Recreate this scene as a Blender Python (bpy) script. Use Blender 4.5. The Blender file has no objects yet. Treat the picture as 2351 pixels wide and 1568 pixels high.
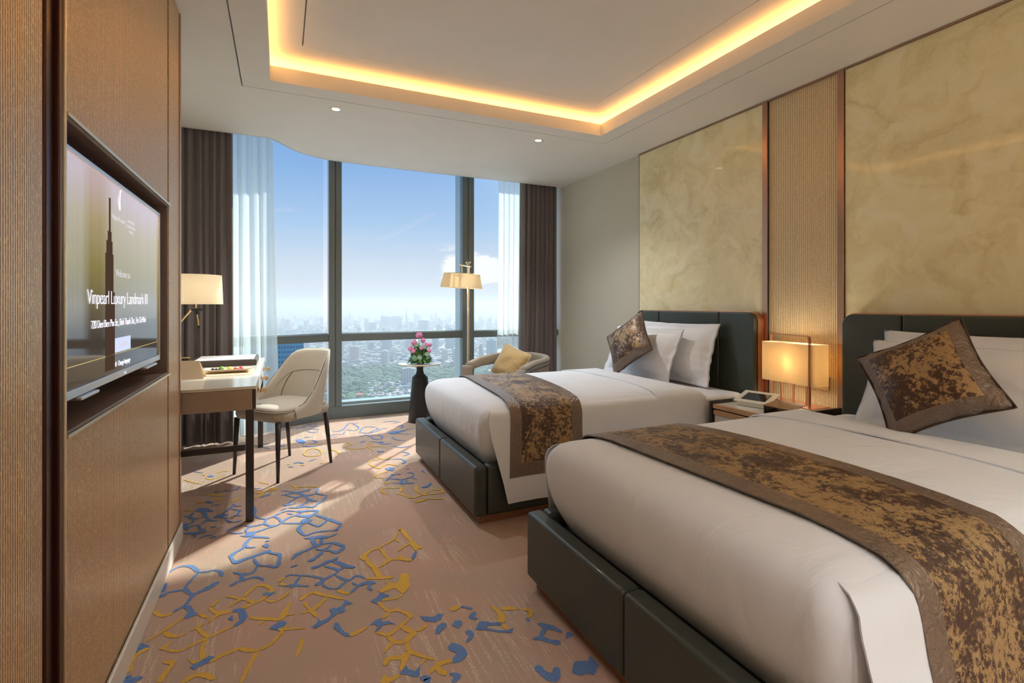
import bpy, bmesh, math, random
from mathutils import Vector, Matrix, noise
random.seed(7)
# ------------------------------------------------------------------ camera, world, sun, exposure
FPX = 1157.0; CX = 1175.5; HY = 700.0; CH = 1.2
AZ = math.atan((CX-645)/FPX); SA, CA = math.sin(AZ), math.cos(AZ)
S = bpy.context.scene
COL = S.collection
cd = bpy.data.cameras.new('camera'); cam = bpy.data.objects.new('camera', cd); COL.objects.link(cam)
cd.sensor_width = 36; cd.lens = FPX/2351*36; cd.shift_y = -(784-HY)/2351
cd.clip_start = .05; cd.clip_end = 60000
cam.location = (0, 0, CH); cam.rotation_euler = (math.pi/2, 0, -AZ); S.camera = cam
S.view_settings.view_transform = 'Standard'; S.view_settings.look = 'None'
S.view_settings.gamma = 1; S.view_settings.use_curve_mapping = False
S.view_settings.exposure = 0.78
S.cycles.max_bounces = 9; S.cycles.diffuse_bounces = 5; S.cycles.glossy_bounces = 3
S.cycles.transparent_max_bounces = 12; S.cycles.transmission_bounces = 4; S.cycles.volume_bounces = 0
S.cycles.sample_clamp_indirect = 4; S.cycles.sample_clamp_direct = 0
S.cycles.caustics_reflective = False; S.cycles.caustics_refractive = False
S.cycles.use_denoising = True
S.cycles.volume_max_steps = 64

def P(u, v, X=None, Y=None, Z=None):
    l = (u-CX)/FPX; t = (HY-v)/FPX; rx = l*CA+SA; ry = CA-l*SA
    d = (Z-CH)/t if Z is not None else (X/rx if X is not None else Y/ry)
    return Vector((d*rx, d*ry, CH+t*d))

SUN_AZ = Vector((.66, .74)).normalized(); SUN_EL = math.radians(33)
sd = Vector((SUN_AZ.x*math.cos(SUN_EL), SUN_AZ.y*math.cos(SUN_EL), math.sin(SUN_EL)))
sl = bpy.data.lights.new('sun', 'SUN'); sl.energy = 4.8; sl.angle = math.radians(.9); sl.color = (1, .92, .80)
so = bpy.data.objects.new('sun', sl); COL.objects.link(so); so.rotation_euler = sd.to_track_quat('Z', 'Y').to_euler()

# ------------------------------------------------------------------ node helpers
class N:
    def __init__(s, tree): s.t = tree; s.n = tree.nodes; s.l = tree.links
    def add(s, typ, **kw):
        n = s.n.new(typ)
        for k, v in kw.items():
            if k in n.inputs.keys(): s.set(n, k, v)
            else: setattr(n, k, v)
        return n
    def set(s, n, k, v):
        if isinstance(v, bpy.types.NodeSocket): s.l.new(v, n.inputs[k])
        else: n.inputs[k].default_value = v
    def math(s, op, a, b=0.0, c=None, clamp=False):
        n = s.n.new('ShaderNodeMath'); n.operation = op; n.use_clamp = clamp
        for i, v in enumerate((a, b) if c is None else (a, b, c)):
            if isinstance(v, bpy.types.NodeSocket): s.l.new(v, n.inputs[i])
            else: n.inputs[i].default_value = v
        return n.outputs[0]
    def vmath(s, op, a, b=None):
        n = s.n.new('ShaderNodeVectorMath'); n.operation = op
        for i, v in enumerate((a, b)):
            if v is None: continue
            if isinstance(v, bpy.types.NodeSocket): s.l.new(v, n.inputs[i])
            else: n.inputs[i].default_value = v
        return n
    def ramp(s, fac, stops, interp='LINEAR'):
        n = s.n.new('ShaderNodeValToRGB'); s.l.new(fac, n.inputs[0]); r = n.color_ramp; r.interpolation = interp
        while len(r.elements) < len(stops): r.elements.new(.5)
        for e, (p, c) in zip(r.elements, stops):
            e.position = p; e.color = (*c, 1) if len(c) == 3 else c
        return n.outputs[0]
    def mix(s, f, a, b, mode='MIX'):
        n = s.n.new('ShaderNodeMix'); n.data_type = 'RGBA'; n.blend_type = mode
        for k, v in ((0, f), (6, a), (7, b)):
            if isinstance(v, bpy.types.NodeSocket): s.l.new(v, n.inputs[k])
            else: n.inputs[k].default_value = (*v, 1) if (k > 0 and len(v) == 3) else v
        return n.outputs[2]
    def maprange(s, v, a, b, c=0.0, d=1.0, sm=True):
        n = s.n.new('ShaderNodeMapRange'); n.interpolation_type = 'SMOOTHSTEP' if sm else 'LINEAR'
        s.l.new(v, n.inputs[0])
        for i, x in enumerate((a, b, c, d)): n.inputs[i+1].default_value = x
        return n.outputs[0]
    def noise(s, vec, scale, detail=3, rough=.5, dist=0, dim='3D'):
        n = s.n.new('ShaderNodeTexNoise'); n.noise_dimensions = dim
        if vec is not None: s.l.new(vec, n.inputs['Vector'])
        n.inputs['Scale'].default_value = scale; n.inputs['Detail'].default_value = detail
        n.inputs['Roughness'].default_value = rough; n.inputs['Distortion'].default_value = dist
        return n
    def mapping(s, vec, scale=(1, 1, 1), loc=(0, 0, 0), rot=(0, 0, 0)):
        n = s.n.new('ShaderNodeMapping'); s.l.new(vec, n.inputs[0])
        n.inputs['Scale'].default_value = scale; n.inputs['Location'].default_value = loc; n.inputs['Rotation'].default_value = rot
        return n.outputs[0]

w = bpy.data.worlds.new('sky'); S.world = w; w.use_nodes = True
nt = N(w.node_tree); nt.n.clear()
tc = nt.add('ShaderNodeTexCoord'); dirv = tc.outputs['Generated']
sep = nt.add('ShaderNodeSeparateXYZ'); nt.l.new(dirv, sep.inputs[0]); z = sep.outputs['Z']
grad = nt.ramp(z, [(0.0, (.46, .45, .48)), (.03, (.51, .485, .52)), (.075, (.45, .465, .54)), (.15, (.28, .385, .55)), (.25, (.145, .27, .50)), (.33, (.11, .23, .46)), (.40, (.30, .50, .85)), (.55, (1.35, 1.55, 1.9)), (.8, (1.5, 1.7, 2.0)), (1.0, (1.2, 1.45, 1.9))])  # upper sky, out of view, brightened to bring more daylight into the room
dt = nt.vmath('DOT_PRODUCT', dirv, Vector((SUN_AZ.x, SUN_AZ.y, 0.0))).outputs['Value']
side = nt.maprange(dt, .35, .95)
grad = nt.mix(nt.math('MULTIPLY', side, .22), grad, (.44, .47, .54))
cv = nt.mapping(dirv, (1, 1, 2.0))
cn = nt.noise(cv, 9, 7, .58, .1).outputs['Fac']
band = nt.math('MULTIPLY', nt.maprange(z, .025, .05), nt.maprange(z, .085, .125, 1, 0))
xz = nt.math('MULTIPLY', nt.maprange(nt.math('DIVIDE', sep.outputs['X'], nt.math('MAXIMUM', sep.outputs['Y'], .01)), .24, .33), band)
cm = nt.maprange(nt.math('ADD', cn, nt.math('MULTIPLY', xz, .22)), .60, .70)
cm = nt.math('MULTIPLY', cm, nt.math('MINIMUM', nt.math('MULTIPLY', xz, 2.0), 1.0))
wisp = nt.maprange(nt.noise(nt.mapping(dirv, (1, 1, 12)), 3.5, 5, .6).outputs['Fac'], .52, .75)
wisp = nt.math('MULTIPLY', wisp, nt.math('MULTIPLY', nt.maprange(z, .03, .06), nt.maprange(z, .15, .3, 1, 0)))
skyc = nt.mix(nt.math('MULTIPLY', wisp, .0), grad, (.58, .56, .59))
skyc = nt.mix(cm, skyc, (.70, .64, .62))
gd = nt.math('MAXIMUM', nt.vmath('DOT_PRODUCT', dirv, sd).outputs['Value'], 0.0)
glow = nt.math('MULTIPLY', nt.math('POWER', gd, 60.0), 30.0)      # glow around the sun, added above the view to brighten the room
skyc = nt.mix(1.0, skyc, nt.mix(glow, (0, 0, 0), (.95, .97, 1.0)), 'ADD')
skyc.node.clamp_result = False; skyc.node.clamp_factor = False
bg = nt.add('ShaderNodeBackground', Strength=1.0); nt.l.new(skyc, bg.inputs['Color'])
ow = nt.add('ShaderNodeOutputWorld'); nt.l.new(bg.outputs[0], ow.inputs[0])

# daylight portal across the window opening: a sampling aid for the sky light
pl = bpy.data.lights.new('window_portal', 'AREA'); pl.shape = 'RECTANGLE'; pl.size = 4.2; pl.size_y = 3.0
pl.cycles.is_portal = True
po = bpy.data.objects.new('window_portal', pl); COL.objects.link(po); po.location = (1.2, 5.95, 1.5); po.rotation_euler = (-math.pi/2, 0, 0)

# ------------------------------------------------------------------ materials
MATS = {}
def mat(name, col, rough=.6, metal=0, bump=None, bstr=.2, coat=0, sheen=0, spec=.5, bdist=.01, **kw):
    m = bpy.data.materials.new(name); m.use_nodes = True; t = N(m.node_tree)
    b = t.n['Principled BSDF']; MATS[name] = m
    b.inputs['Roughness'].default_value = rough; b.inputs['Metallic'].default_value = metal
    b.inputs['Coat Weight'].default_value = coat; b.inputs['Coat Roughness'].default_value = .05
    b.inputs['Sheen Weight'].default_value = sheen; b.inputs['Specular IOR Level'].default_value = spec
    tcn = t.add('ShaderNodeTexCoord'); o = tcn.outputs['Object']
    if callable(col):
        r = col(t, o)
        if isinstance(r, tuple): t.l.new(r[0], b.inputs['Base Color']); t.l.new(r[1], b.inputs['Roughness'])
        else: t.l.new(r, b.inputs['Base Color'])
    else:
        nz = t.noise(o, 3.0, 4).outputs['Fac']      # a breath of variation
        c2 = tuple(min(1, c*1.06) for c in col); c1 = tuple(c*.95 for c in col)
        t.l.new(t.mix(nz, c1, c2), b.inputs['Base Color'])
    if bump:
        h = bump(t, o); bn = t.add('ShaderNodeBump', Strength=bstr, Distance=bdist); t.l.new(h, bn.inputs['Height']); t.l.new(bn.outputs[0], b.inputs['Normal'])
    return m
def sx(t, o): n = t.add('ShaderNodeSeparateXYZ'); t.l.new(o, n.inputs[0]); return n.outputs

def weave(sc): return lambda t, o: t.noise(o, sc, 2, .6).outputs['Fac']
def fabric_bump(sc=500):
    def f(t, o):
        a = t.noise(t.mapping(o, (sc, sc*.2, sc*.2)), 1, 1).outputs['Fac']; b = t.noise(t.mapping(o, (sc*.2, sc, sc)), 1, 1).outputs['Fac']
        return t.math('ADD', a, b)
    return f
def two(sc, a, b, lo=.4, hi=.6, det=5, rough=.6, dist=0, stretch=(1, 1, 1)):
    def f(t, o):
        return t.mix(t.maprange(t.noise(t.mapping(o, stretch), sc, det, rough, dist).outputs['Fac'], lo, hi), a, b)
    return f

def rib_col(pitch, lo, hi, gold):
    def f(t, o):
        y = sx(t, o)[1]
        s = t.math('MULTIPLY', t.math('ADD', t.math('SINE', t.math('MULTIPLY', y, 2*math.pi/pitch)), 1), .5)
        sp = t.maprange(t.noise(t.mapping(o, (300, 300, 110)), 1, 2, .7).outputs['Fac'], .50, .68)
        big = t.noise(t.mapping(o, (3, 6, .8)), 1, 3).outputs['Fac']
        c = t.mix(s, lo, hi)  # groove shade and ridge light put into the rib colour
        c = t.mix(t.math('MULTIPLY', sp, t.math('ADD', .35, t.math('MULTIPLY', big, .5))), c, gold)  # gold flecks, strengthened to imitate bright highlights
        return c
    return f
def rib_bump(pitch):
    def f(t, o):
        y = sx(t, o)[1]
        s = t.math('SINE', t.math('MULTIPLY', y, 2*math.pi/pitch))
        return t.math('ADD', s, t.math('MULTIPLY', t.noise(t.mapping(o, (260, 260, 120)), 1, 2).outputs['Fac'], .9))
    return f
mat('ribbed_left', rib_col(.0095, (.25, .145, .075), (.98, .70, .43), (1.0, .87, .52)), .34, .4, rib_bump(.0095), .55, bdist=.002)
mat('ribbed_right', rib_col(.0135, (.46, .31, .14), (.98, .80, .50), (1.0, .95, .70)), .38, .1, rib_bump(.0135), .6, bdist=.003)
mat('copper', (.44, .27, .20), .28, .9)
mat('copper_dark', (.05, .013, .007), .3, .6)
mat('copper_bright', (.62, .31, .20), .3, .85)
mat('brass', (.72, .50, .26), .25, .95)
mat('champagne', (.72, .62, .45), .3, .9)
mat('silver', (.62, .62, .63), .3, .85)
mat('black', (.012, .011, .012), .45)
mat('niche', (.20, .14, .12), .42)
mat('plaster', (.80, .78, .74), .75, bump=weave(180), bstr=.03)
mat('baseboard', (.72, .68, .62), .35)
mat('wallpaper', two(1.2, (.55, .53, .44), (.60, .58, .49), stretch=(260, 260, 700), det=1), .7, bump=lambda t, o: t.noise(t.mapping(o, (200, 200, 800)), 1, 2).outputs['Fac'], bstr=.25, bdist=.002)
def onyx(t, o):
    d = t.noise(t.mapping(o, (1, 1.1, 1.1)), 2.2, 4, .55).outputs['Color']
    v = t.vmath('ADD', o, t.vmath('MULTIPLY', d, (.55, .55, .55)).outputs[0]).outputs[0]
    a = t.noise(v, 3.2, 9, .62, 1.2).outputs['Fac']; b = t.noise(v, 9, 8, .7, 2.0).outputs['Fac']; c = t.noise(v, 1.6, 3, .5).outputs['Fac']
    base = t.ramp(a, [(.22, (.60, .49, .26)), (.38, (.76, .68, .40)), (.52, (.86, .79, .50)), (.68, (.91, .86, .62)), (.8, (.93, .90, .73))])
    base = t.mix(t.math('MULTIPLY', t.maprange(b, .54, .72), .5), base, (.86, .80, .62))
    return t.mix(t.math('MULTIPLY', t.maprange(b, .40, .28), .4), base, (.55, .42, .22))
mat('onyx', onyx, .5, coat=.45, spec=.2)
def carpet(t, o):
    n1 = t.noise(o, 2.6, 4, .6).outputs['Fac']; n2 = t.noise(o, 300, 3, .85).outputs['Fac']
    c = t.mix(t.maprange(n1, .38, .64), (.50, .375, .33), (.44, .375, .325))
    s = sx(t, o)
    # pale scratchy dashes running along the weave, in patches
    wob = t.noise(o, 14, 4, .7).outputs['Fac']
    xx = t.math('ADD', t.math('ADD', s[0], t.math('MULTIPLY', s[1], .02)), t.math('MULTIPLY', wob, .030))
    ln = t.maprange(t.noise(t.mapping(o, (62, 3.2, 1)), 1, 3, .6, .5).outputs['Fac'], .53, .58)
    brk = t.maprange(t.noise(t.mapping(o, (1, 1, 1), rot=(0, 0, .33)), 130, 3, .75).outputs['Fac'], .46, .54)
    pt = t.maprange(t.noise(t.mapping(o, (1, 1, 1), (3.3, 1.7, 0)), 1.9, 4, .65).outputs['Fac'], .47, .56)
    m = t.math('MULTIPLY', t.math('MULTIPLY', ln, brk), pt)
    c = t.mix(t.math('MULTIPLY', m, .7), c, (.70, .67, .60))
    return t.mix(.6, c, t.mix(n2, (.22, .14, .10), (.88, .72, .58)), 'OVERLAY')
pile = lambda t, o: t.noise(o, 420, 3, .8).outputs['Fac']
mat('carpet', carpet, .95, bump=pile, bstr=.5, spec=.1, sheen=.2)
mat('carpet_blue', two(420, (.10, .19, .42), (.20, .33, .62), det=2), .95, bump=pile, bstr=.5, spec=.1)
mat('carpet_yellow', two(420, (.62, .36, .05), (.80, .52, .13), det=2), .95, bump=pile, bstr=.5, spec=.1)
def linen(t, o):
    return t.math('ADD', t.math('MULTIPLY', t.noise(t.mapping(o, (1, 2.2, 1)), 2.2, 4, .5, .6).outputs['Fac'], 1.6), t.math('MULTIPLY', t.noise(o, 22, 4, .6).outputs['Fac'], .12))
mat('linen', (.72, .78, .87), .85, bump=linen, bstr=.35, bdist=.03, sheen=.3)
mat('pillow_linen', (.78, .81, .86), .85, bump=lambda t, o: t.math('ADD', t.noise(o, 9, 5, .6, .8).outputs['Fac'], t.math('MULTIPLY', t.noise(o, 40, 3).outputs['Fac'], .15)), bstr=.35, bdist=.012, sheen=.3)
def camo(t, o):
    w1 = t.noise(o, 5.5, 4, .55).outputs['Fac']
    a = t.noise(t.mapping(o, (1, 1, 1)), 46, 10, .82, .2).outputs['Fac']
    m = t.maprange(t.math('ADD', a, t.math('MULTIPLY', t.math('SUBTRACT', w1, .5), .55)), .482, .498)
    f = t.noise(o, 300, 2).outputs['Fac']
    gold = t.mix(f, (.30, .19, .085), (.42, .28, .13))
    return t.mix(m, gold, (.060, .028, .020))
def crinkle(t, o): return t.math('ADD', t.noise(t.mapping(o, (1, 1.6, 1)), 24, 6, .6, 1.5).outputs['Fac'], t.math('MULTIPLY', t.noise(o, 8, 3).outputs['Fac'], .6))
mat('runner_brocade', camo, .42, .15, crinkle, .55, bdist=.02)
mat('cushion_brocade', camo, .4, .15, lambda t, o: t.noise(o, 14, 4, .5, .8).outputs['Fac'], .25, bdist=.012)
mat('satin', (.185, .135, .105), .34, .3, lambda t, o: t.noise(t.mapping(o, (1, 1, 1)), 30, 3, .5, 1.5).outputs['Fac'], .7, bdist=.016)
mat('leather', (.036, .046, .038), .42, 0, lambda t, o: t.noise(o, 260, 3, .6).outputs['Fac'], .12, coat=.12, bdist=.003)
mat('wood_plinth', two(6, (.20, .085, .04), (.27, .125, .06), stretch=(8, 1, 30)), .35)
mat('wood_oak', two(6, (.42, .24, .12), (.50, .30, .16), stretch=(30, 1.5, 30)), .4)
mat('dark_wood', (.020, .013, .013), .35, coat=.2)
mat('desk_top', (.70, .67, .58), .22, coat=.4)
mat('desk_side', (.34, .25, .185), .5, bump=fabric_bump(300), bstr=.1, bdist=.002)
mat('chair_fabric', (.48, .435, .36), .9, bump=fabric_bump(700), bstr=.5, bdist=.002, sheen=.3)
mat('armchair_fabric', two(420, (.24, .20, .15), (.40, .345, .27), det=2), .95, bump=fabric_bump(500), bstr=.5, bdist=.002, sheen=.2)
mat('piping_navy', (.02, .03, .06), .7)
mat('piping_brown', (.05, .028, .015), .6)
mat('piping_cream', (.72, .66, .5), .7)
mat('gold_fabric', (.50, .345, .15), .75, bump=fabric_bump(600), bstr=.4, bdist=.002, sheen=.3)
mat('curtain_dark', (.17, .14, .145), .8, sheen=.35, bump=fabric_bump(500), bstr=.2, bdist=.002)
mat('window_grey', (.15, .185, .20), .4, .3)
mat('window_jamb', (.42, .52, .53), .25, .3)
mat('white_stone', (.80, .80, .76), .18, coat=.4)
mat('white_plastic', (.74, .76, .70), .35)
mat('paper', (.86, .85, .80), .7)
mat('card', (.74, .56, .36), .6)
mat('tray_brown', (.07, .05, .045), .5)
mat('porcelain', (.78, .74, .64), .2, coat=.4)
mat('screen_black', (.03, .033, .035), .08, coat=.5)
mat('leather_brown', (.13, .075, .05), .5)
for k, c in dict(fruit_green=(.22, .52, .05), fruit_yellow=(.78, .66, .08), fruit_red=(.70, .05, .07), fruit_black=(.03, .012, .02), lotus=(.78, .28, .50), lotus_tip=(.72, .06, .26), leaf=(.035, .12, .025), leaf_light=(.10, .26, .03), leaf_grey=(.20, .34, .22), stem=(.12, .14, .05)).items():
    mat(k, c, .45)
def emit(name, col, st):
    m = bpy.data.materials.new(name); m.use_nodes = True; t = N(m.node_tree); t.n.clear()
    e = t.add('ShaderNodeEmission', Strength=st); e.inputs[0].default_value = (*col, 1)
    o = t.add('ShaderNodeOutputMaterial'); t.l.new(e.outputs[0], o.inputs[0]); MATS[name] = m
emit('led_strip', (1, .46, .11), 11); emit('lamp_disc', (1, .86, .66), 9); emit('bulb', (1, .75, .45), 5)
emit('ui_text', (.80, .80, .90), .8); emit('ui_dim', (.75, .73, .76), .55); emit('ui_button', (.46, .50, .78), .9); emit('ui_line', (.50, .40, .16), .6)
def shade(name, col, tr):
    m = bpy.data.materials.new(name); m.use_nodes = True; t = N(m.node_tree); t.n.clear(); MATS[name] = m
    o = t.add('ShaderNodeTexCoord').outputs['Object']; h = fabric_bump(300)(t, o)
    bn = t.add('ShaderNodeBump', Strength=.15, Distance=.002); t.l.new(h, bn.inputs['Height'])
    d = t.add('ShaderNodeBsdfDiffuse'); d.inputs[0].default_value = (*col, 1); tl = t.add('ShaderNodeBsdfTranslucent'); tl.inputs[0].default_value = (*tr, 1)
    t.l.new(bn.outputs[0], d.inputs['Normal']); mx = t.add('ShaderNodeMixShader'); mx.inputs[0].default_value = .5
    t.l.new(d.outputs[0], mx.inputs[1]); t.l.new(tl.outputs[0], mx.inputs[2])
    ou = t.add('ShaderNodeOutputMaterial'); t.l.new(mx.outputs[0], ou.inputs[0])
shade('shade_bedside', (.80, .72, .55), (.85, .68, .42)); shade('shade_floor', (.80, .70, .54), (.90, .78, .58)); shade('shade_desk', (.86, .80, .68), (.92, .85, .72))
def sheer():
    m = bpy.data.materials.new('sheer'); m.use_nodes = True; t = N(m.node_tree); t.n.clear(); MATS['sheer'] = m
    d = t.add('ShaderNodeBsdfDiffuse'); d.inputs[0].default_value = (.80, .88, .88, 1); tl = t.add('ShaderNodeBsdfTranslucent'); tl.inputs[0].default_value = (.80, .90, .92, 1)
    tr = t.add('ShaderNodeBsdfTransparent'); mx = t.add('ShaderNodeMixShader'); mx.inputs[0].default_value = .6; t.l.new(d.outputs[0], mx.inputs[1]); t.l.new(tl.outputs[0], mx.inputs[2])
    lw = t.add('ShaderNodeLayerWeight', Blend=.35)
    m2 = t.add('ShaderNodeMixShader'); f = t.maprange(lw.outputs['Facing'], 0, .8, .60, .86); t.l.new(f, m2.inputs[0])
    t.l.new(tr.outputs[0], m2.inputs[1]); t.l.new(mx.outputs[0], m2.inputs[2])
    ou = t.add('ShaderNodeOutputMaterial'); t.l.new(m2.outputs[0], ou.inputs[0])
sheer()
def glass():
    m = bpy.data.materials.new('glass'); m.use_nodes = True; t = N(m.node_tree); t.n.clear(); MATS['glass'] = m
    tr = t.add('ShaderNodeBsdfTransparent'); tr.inputs[0].default_value = (.90, .955, .965, 1); g = t.add('ShaderNodeBsdfGlossy', Roughness=.0)
    lw = t.add('ShaderNodeLayerWeight', Blend=.5); fr = t.math('ADD', .008, t.math('MULTIPLY', .6, t.math('POWER', lw.outputs['Facing'], 5.0))); mx = t.add('ShaderNodeMixShader'); t.l.new(fr, mx.inputs[0])
    t.l.new(tr.outputs[0], mx.inputs[1]); t.l.new(g.outputs[0], mx.inputs[2])
    ou = t.add('ShaderNodeOutputMaterial'); t.l.new(mx.outputs[0], ou.inputs[0])
glass()
def screen_mat():
    m = bpy.data.materials.new('screen_picture'); m.use_nodes = True; t = N(m.node_tree); b = t.n['Principled BSDF']; MATS['screen_picture'] = m
    o = t.add('ShaderNodeTexCoord').outputs['Object']; s = sx(t, o)
    z = t.math('DIVIDE', s[2], .63)
    stre = t.noise(t.mapping(o, (1, 40, .6)), 1, 3).outputs['Fac']
    c = t.ramp(t.math('ADD', z, t.math('MULTIPLY', t.math('SUBTRACT', stre, .5), .16)), [(0, (.020, .012, .007)), (.24, (.030, .018, .010)), (.36, (.085, .055, .016)), (.55, (.17, .135, .03)), (.78, (.30, .235, .12)), (.95, (.40, .30, .29))])
    b.inputs['Base Color'].default_value = (.01, .01, .01, 1); b.inputs['Roughness'].default_value = .06
    t.l.new(c, b.inputs['Emission Color']); b.inputs['Emission Strength'].default_value = .72
screen_mat(); emit('screen_tower', (.060, .034, .022), .72)

# ------------------------------------------------------------------ object helpers
WL = {}
def tag(o, label=None, cat=None, group=None, kind=None):
    if label: o['label'] = label
    if cat: o['category'] = cat
    if group: o['group'] = group
    if kind: o['kind'] = kind
    return o
def empty(name, loc, label, cat, group=None):
    o = bpy.data.objects.new(name, None); COL.objects.link(o); o.location = loc; o.empty_display_size = .05
    WL[o] = Vector(loc); return tag(o, label, cat, group)
def obj(name, bm, m, parent=None, smooth=False, bevel=0, sub=0, solid=0, T=None, loc=None, seg=2):
    """verts are in world space; the object takes its parent's origin (or loc) as its own"""
    if T is not None: bm.transform(T)
    base = WL[parent] if parent is not None else (Vector(loc) if loc else Vector((0, 0, 0)))
    bm.transform(Matrix.Translation(-base))
    me = bpy.data.meshes.new(name); bm.normal_update(); bm.to_mesh(me); bm.free()
    for k in (m if isinstance(m, (list, tuple)) else [m]): me.materials.append(MATS[k])
    if smooth:
        for p in me.polygons: p.use_smooth = True
    o = bpy.data.objects.new(name, me); COL.objects.link(o)
    if parent is not None: o.parent = parent
    else: o.location = base
    WL[o] = base
    if solid: q = o.modifiers.new('solid', 'SOLIDIFY'); q.thickness = solid; q.offset = 0
    if solid and smooth: q = o.modifiers.new('split', 'EDGE_SPLIT'); q.split_angle = .9
    if bevel:
        q = o.modifiers.new('bevel', 'BEVEL'); q.width = bevel; q.segments = seg; q.limit_method = 'ANGLE'; q.angle_limit = .6
        if not smooth:
            for p in me.polygons: p.use_smooth = True
            q.harden_normals = True
    if sub: q = o.modifiers.new('sub', 'SUBSURF'); q.levels = q.render_levels = sub
    return o
def nb(): return bmesh.new()
def box(bm, x0, x1, y0, y1, z0, z1, M=None, mi=0):
    v = [bm.verts.new(Vector(p) if M is None else M @ Vector(p)) for p in ((x0, y0, z0), (x1, y0, z0), (x1, y1, z0), (x0, y1, z0), (x0, y0, z1), (x1, y0, z1), (x1, y1, z1), (x0, y1, z1))]
    for f in ((0, 3, 2, 1), (4, 5, 6, 7), (0, 1, 5, 4), (1, 2, 6, 5), (2, 3, 7, 6), (3, 0, 4, 7)):
        q = bm.faces.new([v[i] for i in f]); q.material_index = mi
    return bm
def B(x0, x1, y0, y1, z0, z1): return box(nb(), x0, x1, y0, y1, z0, z1)
def lathe(prof, c=(0, 0, 0), seg=40, bm=None, close=True):
    bm = bm or nb(); rings = []
    for r, z in prof:
        rings.append([bm.verts.new((c[0]+r*math.cos(2*math.pi*i/seg), c[1]+r*math.sin(2*math.pi*i/seg), c[2]+z)) for i in range(seg)])
    for a, b in zip(rings, rings[1:]):
        for i in range(seg): bm.faces.new((a[i], a[(i+1) % seg], b[(i+1) % seg], b[i]))
    if close:
        bm.faces.new(rings[0][::-1]); bm.faces.new(rings[-1])
    return bm
def tube(path, r, seg=10, bm=None, closed=False, cap=True):
    bm = bm or nb(); path = [Vector(p) for p in path]; n = len(path); rings = []; up = None
    for i, p in enumerate(path):
        a = path[(i-1) % n] if (closed or i > 0) else p; b = path[(i+1) % n] if (closed or i < n-1) else p
        d = (b-a).normalized()
        if up is None: up = Vector((0, 0, 1)) if abs(d.z) < .9 else Vector((1, 0, 0))
        s = d.cross(up).normalized(); up2 = s.cross(d).normalized(); up = up2
        rr = r[i] if isinstance(r, (list, tuple)) else r
        rings.append([bm.verts.new(p+rr*(math.cos(2*math.pi*k/seg)*s+math.sin(2*math.pi*k/seg)*up2)) for k in range(seg)])
    for i in range(n if closed else n-1):
        a, b = rings[i], rings[(i+1) % n]
        for k in range(seg): bm.faces.new((a[k], a[(k+1) % seg], b[(k+1) % seg], b[k]))
    if cap and not closed: bm.faces.new(rings[0][::-1]); bm.faces.new(rings[-1])
    return bm
def grid(nu, nv, f, bm=None, mi=None, wrap=False):
    bm = bm or nb(); g = [[bm.verts.new(f(i/nu, j/nv)) for j in range(nv+1)] for i in range(nu+(0 if wrap else 1))]
    for i in range(nu):
        for j in range(nv):
            q = bm.faces.new((g[i][j], g[(i+1) % len(g)][j], g[(i+1) % len(g)][j+1], g[i][j+1]))
            if mi: q.material_index = mi(i, j)
    return bm
def prism(pts, z0, z1, bm=None):
    bm = bm or nb(); a = [bm.verts.new((x, y, z0)) for x, y in pts]; b = [bm.verts.new((x, y, z1)) for x, y in pts]; n = len(pts)
    bm.faces.new(a[::-1]); bm.faces.new(b)
    for i in range(n): bm.faces.new((a[i], a[(i+1) % n], b[(i+1) % n], b[i]))
    return bm
def lerp(a, b, t): return a+(b-a)*t
def interp(x, pts):
    if x <= pts[0][0]: return pts[0][1]
    for (a, va), (b, vb) in zip(pts, pts[1:]):
        if x <= b: return lerp(va, vb, (x-a)/(b-a))
    return pts[-1][1]
def struct(name, bm, m, parent=None, **k):
    o = obj(name, bm, m, parent, **k)
    if parent is None: o['kind'] = 'structure'
    return o
def text(name, body, size, m, parent, y, z, x, sxq=1.0, bold=-.016):
    c = bpy.data.curves.new(name, 'FONT'); c.body = body; c.size = size; c.align_x = 'CENTER'; c.extrude = .0004; c.offset = bold*size; c.space_character = .92
    tmp = bpy.data.objects.new(name, c); COL.objects.link(tmp); c.materials.append(MATS[m])
    bpy.context.view_layer.update(); dg = bpy.context.evaluated_depsgraph_get(); me = bpy.data.meshes.new_from_object(tmp.evaluated_get(dg)); bpy.data.objects.remove(tmp)
    o = bpy.data.objects.new(name, me); COL.objects.link(o); o.parent = parent
    if not me.materials: me.materials.append(MATS[m])
    o.rotation_euler = (math.pi/2, 0, math.pi/2)       # reads from the +X side
    o.scale = (sxq, 1, 1); o.location = Vector((x, y, z))-WL[parent]
    return o

ZC = 2.673; XR = 3.2; XL = -.465; YB = -1.7; ZT = 3.02
XW = -.95                     # wall of the recess behind the desk
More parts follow.
